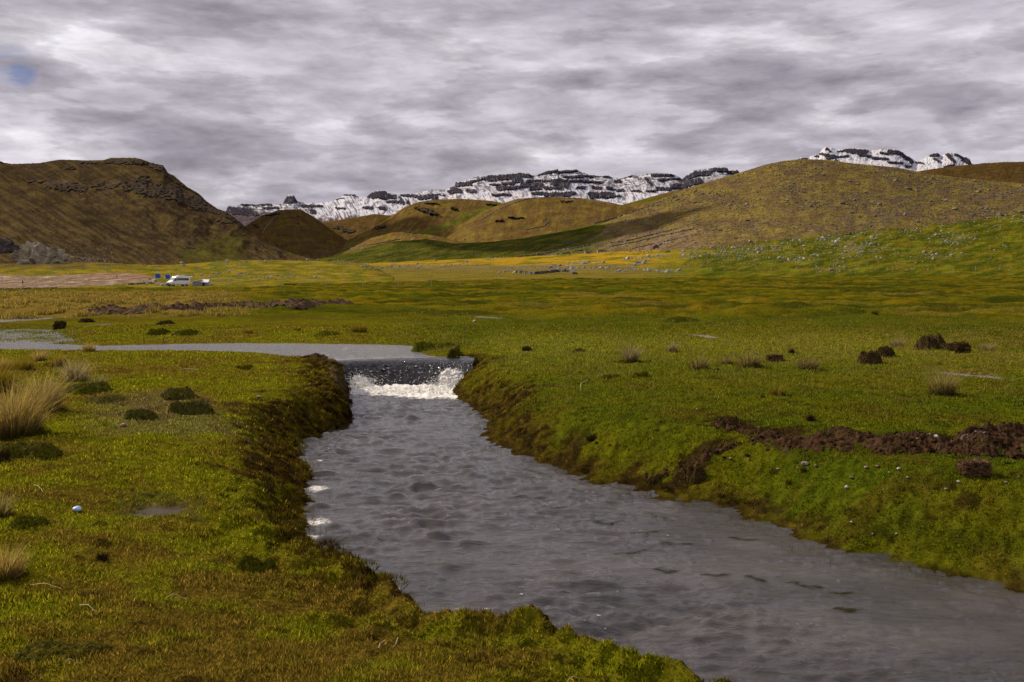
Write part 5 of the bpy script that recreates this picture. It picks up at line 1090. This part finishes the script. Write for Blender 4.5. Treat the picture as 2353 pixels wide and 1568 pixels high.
# ------------------------------------------------------------------ mossy hummocks and peat clods
def lump(name, px_, py_, wpx, hpx, label, cat, cA, cB, mat, seed, fuzz=700, dep=.8, sub=5, rough=.45, fz=.035, under=PEAT):
    p = gpt(px_, py_); k = p.y / F; w_, h = wpx * k, hpx * k
    if cA is None:
        g4 = ground(np.array([p.x]), np.array([p.y]), True); gc_ = meadow_col(np.array([p.x]), np.array([p.y]), *g4)[0][0]; gc_ = .5 * gc_ + .5 * C(.095, .105, .008); f_ = .85 if 'dark' in label else 1.1; cA, cB, under = gc_ * f_, gc_ * 1.5 * f_, gc_ * .40
    bm = bmesh.new(); bmesh.ops.create_icosphere(bm, subdivisions=sub, radius=.5); off = Vector((seed * 2.7, seed, seed * .4))
    V = []
    for v in bm.verts:
        q = v.co.copy(); n_ = mn.fractal(q * 3 + off, .8, 2.1, 5); q = q * (1 + rough * n_ + .05 * mn.noise(q * 14 + off) + .04 * mn.noise(q * 30 + off))
        V.append((q.x * w_, q.y * w_ * dep, (q.z + .12) * h * 1.8))
    Fc = [[v.index for v in f.verts] for f in bm.faces]; bm.free(); V = np.array(V)
    t = sm(-.1, .35, V[:, 2] / max(h, 1e-3) + .25 * fbm(V[:, 0] / w_ * 6, V[:, 1] / w_ * 6 + V[:, 2] / h * 3, seed, 3))
    col = lerp(under, cA, t); col = lerp(col, cB, sm(.1, .5, fbm(V[:, 0] / w_ * 9 + 3, V[:, 2] / h * 6, seed + 2, 3)))
    parts = [(V + np.array(p) - [0, 0, .03 * h], np.array(Fc), col)]
    if fuzz:
        i = rng.integers(0, len(V), fuzz); nrm = V[i] / (np.linalg.norm(V[i] / [w_, w_ * dep, h], axis=1)[:, None] + 1e-6) / np.array([w_, w_ * dep, h]) * .5
        nrm = V[i] * [1, 1, 1]; nrm = nrm / (np.linalg.norm(nrm, axis=1)[:, None] + 1e-6); L_ = rng.uniform(.4, 1.2, fuzz) * fz * (1 + .05 * p.y)
        cb = col[i] * rng.uniform(.7, 1.9, fuzz)[:, None]
        parts.append(blades(V[i] + np.array(p) - [0, 0, .03 * h], L_ * .8 + nrm[:, 2] * L_ * .4, .0022 + .0004 * p.y, nrm[:, 0] * L_ * .8 + rng.normal(0, .01, fuzz), nrm[:, 1] * L_ * .8 + rng.normal(0, .01, fuzz), cb))
    o = blade_obj(name, parts, mat, p); tag(o, label, cat); return o
ML, MD = C(.11, .12, .012), C(.05, .06, .010)
HM = [(413, 915, 74, 30, 'upturned mossy hummock on the left bank, behind the other'), (436, 948, 92, 34, 'largest mossy hummock of the left bank with a dark underside'), (322, 960, 72, 22, 'low dark mossy hummock left of the largest one'), (250, 920, 90, 14, 'flat mossy swelling right of the tall dry tussock'), (200, 900, 110, 26, 'dark mossy base under the bare stalked tussocks'), (592, 1312, 86, 34, 'rounded yellow green moss hummock on the near left bank with a dark hollow'),
      (365, 768, 50, 15, 'mossy lump with a dark left face on the far bank'), (426, 768, 56, 12, 'low mossy lump right of the dark faced one'), (970, 806, 56, 22, 'green mossy hummock at the corner where the upper stream ends'), (1403, 868, 44, 9, 'flat moss hummock on the right bank, left of the pair'), (1474, 866, 42, 13, 'dark topped moss hummock on the right bank, right of the pair'), (1567, 739, 72, 9, 'low dark green cushion plant far out on the right meadow'), (1060, 850, 66, 27, 'green mossy lip of turf at the right end of the fall'), (560, 846, 40, 8, 'small moss patch on the far part of the left bank'), (750, 770, 60, 9, 'shallow moss swelling beyond the upper stream'), (1000, 800, 90, 16, 'broad green moss cushion right of the stream corner'), (60, 1045, 150, 34, 'dark mossy mound beneath the huge left tussock'), (70, 1205, 90, 22, 'dark mossy swelling by the lower left tussocks'), (140, 1500, 190, 26, 'dark moss patch in the lower left corner')]
CL = [(1598, 1104, 46, 34, 'round dark peat clod above the waterline on the right bank'), (2000, 834, 56, 30, 'brown peat mound left of the tallest one on the right meadow'), (2034, 820, 40, 26, 'grassy brown clod behind the peat mound'), (2138, 802, 72, 34, 'tallest brown peat mound on the right meadow'), (2185, 804, 60, 18, 'olive side lump of the tallest peat mound'), (2213, 812, 30, 20, 'small brown clod right of the tallest peat mound'), (1820, 812, 12, 6, 'tiny dark clod right of the log shaped clod'),
      (4, 1062, 30, 20, 'dark clod cut by the left edge'), (138, 756, 26, 14, 'dark little tuft standing by the flooded patch'), (236, 1289, 16, 10, 'small black clod on the lower left turf'), (1500, 1112, 40, 16, 'flat dark clod near the water on the right bank'), (1668, 975, 60, 20, 'dark peat clod at the tip of the soil strip'), (1863, 968, 16, 9, 'lone round clod behind the soil strip'), (1330, 812, 24, 8, 'black clod left of the dung row'), (1210, 806, 18, 7, 'black clod by the yellow green strip'), (1360, 1010, 18, 8, 'little dark clod in the middle of the right bank'), (200, 740, 30, 6, 'dark lump in the far strip of water'), (380, 745, 40, 8, 'dark clod by the small puddle beyond the stream')]
for i, (a, b, w_, h, lb) in enumerate(CL):
    if w_ < 36: lump('peat_clod', a, b, w_, h, lb, 'peat clod', C(.045, .028, .010), C(.11, .09, .01) if 'grassy' in lb or 'olive' in lb else C(.085, .055, .020), M_peat, 60 + i, 800 if w_ > 35 else 250, rough=.6, fz=.028)
# ragged turf and peat crumbs along the cut banks: one mass
parts = []
for q_ in range(420):
    on_left = rng.uniform() < .78
    Pn = lp if on_left else rp
    j_ = rng.integers(1, len(Pn) - 1); t_q = rng.uniform(); c0 = Pn[j_] * (1 - t_q) + Pn[min(j_ + 1, len(Pn) - 1)] * t_q
    if c0[1] > 19.8 or c0[1] < 4: continue
    cx_ = c0[0] + (-1 if on_left else 1) * abs(rng.normal(0, .30)) + .02; cy_ = c0[1] + rng.normal(0, .08); cz_ = gz(cx_, cy_)
    if cz_ < .03: continue
    sz_ = rng.uniform(.04, .13); m = 160; V = rng.normal(0, 1, (m, 3)); V /= np.linalg.norm(V, axis=1)[:, None]
    base = np.array([cx_, cy_, cz_]) + V * [sz_, sz_, sz_ * .5] * .6; L_ = rng.uniform(.3, 1, m) * min(sz_ * .8, .05)
    cA_ = [C(.030, .018, .006), C(.085, .060, .006), C(.075, .072, .004), C(.060, .034, .008)][rng.integers(0, 4)]
    parts.append(blades(base, L_ * .4 + V[:, 2] * L_ * .5, np.full(m, .002 + .0006 * c0[1]), V[:, 0] * L_ * .7, V[:, 1] * L_ * .7, cA_ * rng.uniform(.6, 1.6, m)[:, None]))
tag(blade_obj('bank_turf', parts), 'ragged turf and peat crumbs hanging along the cut banks of the stream', 'turf', kind='stuff')
# slab and log shaped clods
def slab(px_, py_, wpx, hpx, label, seed, dims):
    p = gpt(px_, py_); k = p.y / F; bm = bmesh.new(); bmesh.ops.create_cube(bm, size=1); bmesh.ops.subdivide_edges(bm, edges=bm.edges, cuts=22, use_grid_fill=True)
    off = Vector((seed, seed * 2, 0)); w_, h = wpx * k, hpx * k
    for v in bm.verts:
        q = v.co; r_ = max(abs(q.x), abs(q.y), abs(q.z)); q2 = q.lerp(q.normalized() * .55, .35)
        d = .16 * mn.fractal(q * 3.2 + off, .7, 2.1, 5) + .04 * mn.noise(Vector((q.x * 6, q.y * 6, q.z * 26)) + off)
        q2 = q2 * (1 + d); v.co = Vector((q2.x * w_ * dims[0], q2.y * w_ * dims[1], (q2.z + .42) * h * dims[2]))
    V = np.array([v.co[:] for v in bm.verts]); bmesh.ops.triangulate(bm, faces=bm.faces); Fc = np.array([[v.index for v in f.verts] for f in bm.faces]); bm.free()
    t = fbm(V[:, 0] / w_ * 7, V[:, 2] / h * 9, seed, 4); col = lerp(C(.07, .038, .02), C(.17, .10, .05), sm(-.4, .5, t))
    i = rng.integers(0, len(V), 900); c_ = V.mean(0); nrm = V[i] - c_; nrm /= np.linalg.norm(nrm, axis=1)[:, None]; L_ = rng.uniform(.01, .03, 900)
    parts = [(V + np.array(p), Fc, col), blades(V[i] + np.array(p), nrm[:, 2] * L_ + .004, np.full(900, .004 + .0004 * p.y), nrm[:, 0] * L_, nrm[:, 1] * L_, col[i] * 1.3)]
    o = blade_obj('peat_clod', parts, M_peat, p); tag(o, label, 'peat clod')
slab(2238, 1090, 62, 34, 'flat topped reddish brown block of cut peat in front of the heap', 5, (1, .75, 1.0))
slab(1780, 832, 34, 22, 'dark log shaped clod between two tussocks on the right meadow', 8, (1, .5, .8))

# spoil heaps: ridges of dug peat
def _cl(seed):
    me = rock_me('tmp', seed, M_peat, 2, (1, .85, .8), 3, .5, 1.6); r = rk_pts(me); bpy.data.meshes.remove(me); return r
CLOD = [_cl(300 + i) for i in range(8)]
def heap(pts, wm, hm, label, seed, cA=C(.014, .008, .004), cB=C(.064, .033, .016), stones=0, endt=.8, res=None, cat='peat heap', green=.15, brk=.45, clods=True, scat=.5, name='peat_heap', mat=None, fzk=1.0, lfk=1.0):
    G = [gpt(a, b) for a, b in pts]; Q = np.array([[g.x, g.y] for g in G])
    x0, y0 = Q.min(0) - wm; x1, y1 = Q.max(0) + wm; dist = Q[:, 1].mean()
    if lfk < 1: yc = Q[:, 1].mean()
    st = res or max(.012, dist * .0022); xs = np.arange(x0, x1, st); ys = np.arange(y0, y1, st * 1.3); X_, Y_ = np.meshgrid(xs, ys)
    d = dline(Q, X_, Y_); lowf = fbm(X_ / (wm * .9), Y_ / (wm * .9), seed, 3)
    e = np.clip(1 - d / (wm * (1 + .35 * lowf)), 0, 1)
    fine_ = ridged(X_ / (wm * .28), Y_ / (wm * .28), seed + 2, 4); vf = fbm(X_ / (wm * .07), Y_ / (wm * .07), seed + 3, 3)
    h = hm * (sm(0, .9, e) if lfk >= 1 else np.sin(np.clip(e * 1.25, 0, 1) * np.pi / 2)) * (.80 + .45 * lfk * lowf + .09 * fine_) + hm * .09 * vf * (e > 0) - .03 * hm * (e <= .02)
    bk_ = fbm(X_ / (wm * .55), Y_ / (wm * .55), seed + 8, 4); h = h * sm(-.75, .40, bk_ * (.4 + .6 * lfk) + 1.5 * e - brk) * (.9 + .35 * lfk * fbm(X_ / (wm * .6), Y_ / (wm * .6), seed + 9, 3))
    zg = ground(X_, Y_); Z_ = zg + h - .006
    kp = (e[:-1, :-1] > .02) & (h[:-1, :-1] > hm * .03)
    t = sm(-.3, .5, fine_ * .6 + .5 * vf); col = lerp(cA, cB, t); gm_ = sm(.25, .5, fbm(X_ / (wm * .35), Y_ / (wm * .35), seed + 6, 3)) * green * 3
    col = lerp(col, C(.07, .08, .012), np.clip(gm_, 0, 1) * (1 - sm(.5, .9, e)))
    me = raw_mesh('m', np.stack([X_, Y_, Z_], -1), grid_faces(*X_.shape, kp), None)
    Fc = np.array([p.vertices[:] for p in me.polygons]); bpy.data.meshes.remove(me); Fc = np.vstack([Fc[:, [0, 1, 2]], Fc[:, [0, 2, 3]]])
    V = np.stack([X_, Y_, Z_], -1).reshape(-1, 3); cf = col.reshape(-1, 3)
    used = np.unique(Fc); mp_ = -np.ones(len(V), int); mp_[used] = np.arange(len(used)); V = V[used]; cf = cf[used]; Fc = mp_[Fc]
    nf = int(min(9000, len(V) * .4)); i = rng.integers(0, len(V), nf); L_ = rng.uniform(.008, .026, nf) * (1 + .05 * dist) * fzk
    nclod = int(26 * sum(np.linalg.norm(Q[1:] - Q[:-1], axis=1)) / wm); cl_parts = []; ee = e.reshape(-1)[used]
    cand = np.nonzero(ee > .06)[0]
    for _q in range(min(nclod, 420)):
        c_ = V[cand[rng.integers(0, len(cand))]]; v_, f_ = CLOD[rng.integers(0, len(CLOD))]; sz_ = wm * rng.uniform(.03, .17) ; vv = v_ * [sz_, sz_, sz_ * .8] + c_ - [0, 0, sz_ * .12]
        cl_parts.append((vv, f_, lerp(cA, cB * 1.2, np.clip(rng.uniform(-.2, 1.1) + .4 * fbm(vv[:, 0] / sz_ * 2, vv[:, 2] / sz_ * 2, 7, 2), 0, 1))))
    for _q in range(int(min(nclod, 420) * scat)):
        j_ = rng.integers(0, len(Q) - 1); c2 = Q[j_] + (Q[j_ + 1] - Q[j_]) * rng.uniform(); c2 = c2 + rng.normal(0, wm * .75, 2); v_, f_ = CLOD[rng.integers(0, len(CLOD))]; sz_ = wm * rng.uniform(.02, .09)
        vv = v_ * [sz_, sz_, sz_ * .7] + [c2[0], c2[1], gz(c2[0], c2[1]) - .1 * sz_]; cl_parts.append((vv, f_, lerp(cA, cB, np.clip(.3 + .5 * fbm(vv[:, 0] / sz_ * 2, vv[:, 2] / sz_ * 2, 7, 2), 0, 1))))
    if not clods: cl_parts = []
    parts = [(V, Fc, cf)] + cl_parts + [blades(V[i], L_ * .7, np.full(nf, .002 + .0004 * dist), rng.normal(0, 1, nf) * L_ * .7, -np.abs(rng.normal(0, 1, nf)) * L_ * .6, cf[i] * rng.uniform(.6, 2.0, nf)[:, None])]
    loc = tuple(G[len(G) // 2]); o = blade_obj(name, parts, mat or M_peat, loc); tag(o, label, cat); return o
for i, (a, b, w_, h, lb) in enumerate(HM):
    p = gpt(a, b); k = p.y / F; g4 = ground(np.array([p.x]), np.array([p.y]), True); gc_ = meadow_col(np.array([p.x]), np.array([p.y]), *g4)[0][0]; gc_ = .6 * gc_ + .4 * C(.075, .080, .004)
    f_ = .75 if 'dark' in lb else 1.05
    heap([(a - w_ * .24, b + 2), (a, b + 3 * math.sin(i * 2.1)), (a + w_ * .24, b - 1)], w_ * .34 * k, h * .95 * k, lb, 500 + i * 11, gc_ * .32 * f_, gc_ * 1.25 * f_, green=.25, brk=.15, clods=False, name='moss_hummock', mat=M_moss, cat='moss hummock', fzk=.7, res=w_ * k / 60, lfk=.45)
for i, (a, b, w_, h, lb) in enumerate(CL):
    if w_ >= 36:
        p = gpt(a, b); k = p.y / F; gr_ = .5 if ('grassy' in lb or 'olive' in lb) else .12
        heap([(a - w_ * .2, b + 1), (a + w_ * .2, b - 1)], w_ * .36 * k, h * k, lb, 700 + i * 13, C(.018, .011, .005), C(.075, .048, .018), green=gr_, brk=.2, name='peat_clod', cat='peat clod', res=w_ * k / 50, scat=.4, lfk=.6)
HP = heap([(2080, 1028), (2180, 1040), (2290, 1040), (2420, 1045), (2500, 1045)], .42, .19, 'biggest dark brown peat heap at the right edge, with pale stones on top', 201, green=.2)
heap([(2230, 1020), (2330, 1012), (2460, 1018)], .32, .18, 'upper hump of dug peat behind the biggest heap at the right edge', 207)
heap([(1925, 1005), (2000, 1018), (2060, 1035)], .30, .12, 'middle peat heap left of the biggest one', 211)
heap([(1760, 1005), (1840, 1015), (1930, 1025)], .30, .06, 'low crumbly peat heap left of the middle heap', 221, brk=.95, scat=1.2)
heap([(1480, 1108), (1560, 1078), (1620, 1045), (1690, 1022)], .18, .045, 'thin crumbled soil strip running down to the water', 231, green=.5, brk=1.5, scat=2.5)
heap([(1650, 980), (1700, 990), (1780, 1000)], .18, .06, 'thin soil patch at the left end of the low heap', 241, green=.4, brk=1.0, scat=1.5)
heap([(230, 722), (330, 718), (430, 714)], .95, .42, 'long reddish soil bank beyond the upper stream, nearer half', 251, C(.050, .028, .014), C(.125, .078, .045), green=.1)
heap([(430, 714), (560, 706), (680, 706), (790, 700)], .9, .36, 'long reddish soil bank beyond the upper stream, farther half', 261, C(.048, .027, .013), C(.12, .075, .043), green=.25)
# dark peat clumps on the left bank face
# ------------------------------------------------------------------ stones near the camera
PBm = [rock_me('pebble', 80 + i, M_pebble, 3, (1, .8, .6), 4, .1) for i in range(4)] + [rock_me('pebble', 90 + i, M_pebble_r, 3, (1, .8, .55), 5, .1) for i in range(3)]
def pebble(px_, py_, wpx, label, mi, group=None, hk=1.0, name='pebble', cat='pebble', mat=None, dz=0):
    p = gpt(px_, py_); s_ = wpx * p.y / F; o = link(name, PBm[mi]); o.location = p + Vector((0, 0, -.04 * s_ + .008 + dz)); o.scale = (s_, s_, s_ * hk); o.rotation_euler = (0, 0, random.uniform(0, 6)); tag(o, label, cat, group); return o
z3 = lambda x, y: ((2600 + x * .6358) / 1.7408, (1600 + y * .6358) / 1.7408)
for i, (x, y, w_, lb, mi) in enumerate([(1045, 425, 13, 'reddish round pebble left of the peat heap foot', 4), (930, 437, 10, 'small tan pebble left of the reddish round one', 5), (975, 412, 20, 'flat grey green pebble beside the tan pebble', 1), (1360, 434, 13, 'pale pinkish pebble below the middle heap', 5), (1565, 444, 13, 'white pebble below the biggest heap', 0), (1503, 467, 9, 'small white pebble left below the white one', 2), (1268, 500, 14, 'buff pebble on the middle of the right bank', 5), (1238, 560, 15, 'bright white pebble with a dark base on the right bank', 0),
      (1940, 524, 11, 'white pebble in front of the cut peat block', 3), (2240, 528, 9, 'grey pebble near the right edge in front of the block', 1), (1862, 572, 12, 'pinkish pebble below the white one in front of the block', 6), (1620, 497, 9, 'small cream pebble between the heaps and the bank', 2), (1265, 786, 10, 'cream pebble low on the right bank', 2), (1550, 855, 11, 'pinkish pebble low on the right bank', 4), (300, 70, 12, 'reddish upright stone on the far right bank', 4), (1400, 855, 6, 'tiny pale pebble low on the right bank', 3), (1470, 572, 6, 'tiny cream pebble under the bright white one', 3), (2320, 492, 8, 'small pinkish pebble right of the cut peat block', 5), (805, 443, 10, 'brown pebble on the right bank left of the tan one', 6), (620, 383, 9, 'tan pebble beside the thin soil strip', 5), (1430, 430, 12, 'flat tan pebble below the middle heap', 6), (505, 380, 11, 'tan stone at the edge of the soil strip', 6)]):
    a, b = z3(x, y); pebble(a, b, w_ * .85, lb, mi)
gp_ = []
for _q in range(150):
    c_ = gpt(random.gauss(2190, 50), random.gauss(1030, 7)); bpy.context.view_layer.update() if _q == 0 else None
    ok_, hit, _n, _f = HP.ray_cast(Vector((c_.x, c_.y, 3)) - HP.location, Vector((0, 0, -1)))
    if not ok_: continue
    v_, f_ = CLOD[rng.integers(0, 8)]; sz_ = random.uniform(.006, .022); gp_.append((v_ * sz_ + np.array(hit + HP.location), f_, np.tile(C(.30, .27, .24) * random.uniform(.6, 1.3), (len(v_), 1))))
tag(blade_obj('gravel', gp_, M_peat), 'pale grit strewn over the top of the biggest peat heap', 'gravel', kind='stuff')
for a, b, w_, lb, mi in ((2178, 1030, 30, 'large pale stone on top of the biggest peat heap', 0), (2150, 1036, 14, 'small white stone below the large one on the peat heap', 2), (2262, 1032, 11, 'white stone chip on the right of the heap top', 3)):
    pebble(a, b, w_, lb, mi); o = S.objects[-1] if S.objects[-1].name.startswith('pebble') else [q for q in S.objects if q.get('label') == lb][0]
    bpy.context.view_layer.update(); ok_, hit, _n, _f = HP.ray_cast(Vector((o.location.x, o.location.y, 3)) - HP.location, Vector((0, 0, -1)))
    if ok_: o.location.z = hit.z + HP.location.z - .1 * o.scale.x
pebble(283, 981, 18, 'brownish stone on the wet ground of the left bank', 5); pebble(595, 914, 12, 'pale flat stone on the left bank slope', 2, hk=.7); pebble(1310, 868, 10, 'rusty stone near the hummock pair on the right bank', 4); pebble(1090, 740, 9, 'pale stone beyond the stream by the thin pool', 2)
o = pebble(177, 1176, 24, 'pale blue rounded lid like object on the turf of the left bank', 0, name='blue_dish', cat='dish', hk=1.0)
me = o.data.copy(); me.materials.clear(); me.materials.append(plain('pale_blue_plastic', (.42, .58, .85), .35)); o.data = me
dung = rock_me('dung_pat', 400, M_peat, 3, (1, .8, .45), 2, .4); dung.materials.clear(); dung.materials.append(plain('dark_dung', (.018, .011, .006), .95, 0, .02, 30, .4))
def z8(x, y): return ((2300 + x * .7633) / 1.7408, (1250 + y * .7633) / 1.7408)
for x, y, w_ in ((27, 317, 10), (115, 197, 11), (455, 257, 9), (240, 407, 8), (745, 302, 14), (1140, 226, 10), (795, 432, 10), (350, 480, 7), (145, 562, 8), (370, 562, 12), (450, 573, 10), (430, 622, 8), (180, 702, 8), (115, 690, 14), (905, 752, 18), (780, 765, 12), (740, 735, 20), (985, 445, 18), (1090, 440, 16), (620, 265, 12), (700, 405, 14), (390, 255, 9), (210, 262, 10), (705, 60, 9), (730, 60, 9)):
    a, b = z8(x, y); p = gpt(a, b); s_ = w_ * .75 * p.y / F; o = link('dung_pat', dung); o.location = p; o.scale = (s_,) * 3; o.rotation_euler = (0, 0, random.uniform(0, 6)); tag(o, 'small dark dung pat on the short turf of the right meadow', 'dung', 'dung pats scattered on the right meadow')
# ------------------------------------------------------------------ floating weed and foam flecks
def zone2(x, y): return ((1200 + x * .657) / 1.7408, (1700 + y * .657) / 1.7408)
WE = [(zone2(1780, 605), zone2(1970, 585)), (zone2(2050, 515), zone2(2270, 582)), (zone2(2010, 662), zone2(2170, 655)), (zone2(1890, 790), zone2(2130, 757)), (zone2(1310, 437), zone2(1470, 437)), (zone2(1450, 490), zone2(1620, 495)), (z3(860, 1145), z3(1080, 1180)), (z3(600, 1100), z3(720, 1135)), (z3(320, 1100), z3(480, 1100)), (z3(1130, 1210), z3(1250, 1215)), (z3(480, 865), z3(670, 880)), (z3(50, 900), z3(260, 905)), (zone2(2150, 880), zone2(2280, 890)), (z3(1150, 1310), z3(1290, 1325)), (zone2(1350, 265), zone2(1530, 300)), (zone2(1740, 330), zone2(1900, 400))]
parts = []
for (a, b), (c_, d_) in WE:
    x0, y0 = on_plane(a, b, .01); x1, y1 = on_plane(c_, d_, .01); m = 130; t = rng.uniform(0, 1, m); env = np.sin(np.pi * t) ** .5
    bx_ = x0 + (x1 - x0) * t + rng.normal(0, .010, m); by_ = y0 + (y1 - y0) * t + rng.normal(0, .016, m) * env + .02 * np.sin(t * 9)
    dx_, dy_ = (x1 - x0), (y1 - y0); l_ = math.hypot(dx_, dy_); sg = rng.uniform(.02, .09, m)
    parts.append(blades(np.stack([bx_, by_, waves(bx_, by_) + .012], 1), np.full(m, .003), np.full(m, .0032), dx_ / l_ * sg + rng.normal(0, .015, m), dy_ / l_ * sg + rng.normal(0, .015, m), lerp(C(.03, .035, .006), C(.08, .075, .012), rng.uniform(0, 1, m))))
tag(blade_obj('water_weed', parts), 'dark olive strands of weed floating on the right side of the stream', 'water weed', kind='stuff')
M_foam = plain('white_foam', (.75, .74, .72), .6)
Vs, Fs, n = [], [], 0
def fleck(x, y, z, s_, hk=.5):
    global n
    v, f = random.choice(LOWR); q = v * s_; q[:, 2] *= hk; q = q + [x, y, z]; Vs.append(q); Fs.append(f + n); n += len(q)
for x, y, s_ in [(1347, 1050, 14), (1137, 1132, 18), (955, 1128, 14), (920, 1150, 16), (1825, 1190, 18), (1860, 1245, 8), (1575, 1225, 6), (1730, 1238, 8), (2240, 678, 10), (715, 535, 7), (400, 520, 9), (587, 505, 6), (178, 160, 9), (2135, 1170, 5), (225, 770, 10), (600, 1000, 16), (1640, 1250, 6)]:
    a, b = zone2(x, y); X_, Y_ = on_plane(a, b, .0); k = Y_ / F * .55
    for _ in range(7): fleck(X_ + random.gauss(0, s_ * k * .35), Y_ + random.gauss(0, s_ * k * .25), float(waves(np.array([X_]), np.array([Y_]))[0]) + .004, s_ * k * random.uniform(.25, .5))
# splashing water at the foot of the fall
for _ in range(2600):
    u_ = random.choice([random.gauss(.06, .035), random.gauss(.26, .085), random.gauss(.92, .08), random.gauss(.86, .08), random.gauss(.24, .05)])
    h = abs(random.gauss(0, .13)) * (1.4 if u_ > .8 else 1)
    X_ = -3.72 + min(max(u_, 0), 1) * 2.75; Y_ = 19.72 - random.uniform(0, .25) + h * .5; fleck(X_, Y_, h, random.uniform(.006, .024), 1.0)
for _ in range(700):
    X_ = random.uniform(-3.5, -1.2); Y_ = random.uniform(18.4, 19.7)
    if X_ < -2.8 and Y_ < 19.2: continue
    fleck(X_, Y_, .02 + .02 * random.random(), random.uniform(.02, .07), .5)
me = raw_mesh('foam', np.vstack(Vs), np.vstack(Fs), M_foam, None, True, 3); tag(link('foam', me), 'white spray and foam flecks at the fall and on the stream', 'foam', kind='stuff')
print('objects', len(S.objects))
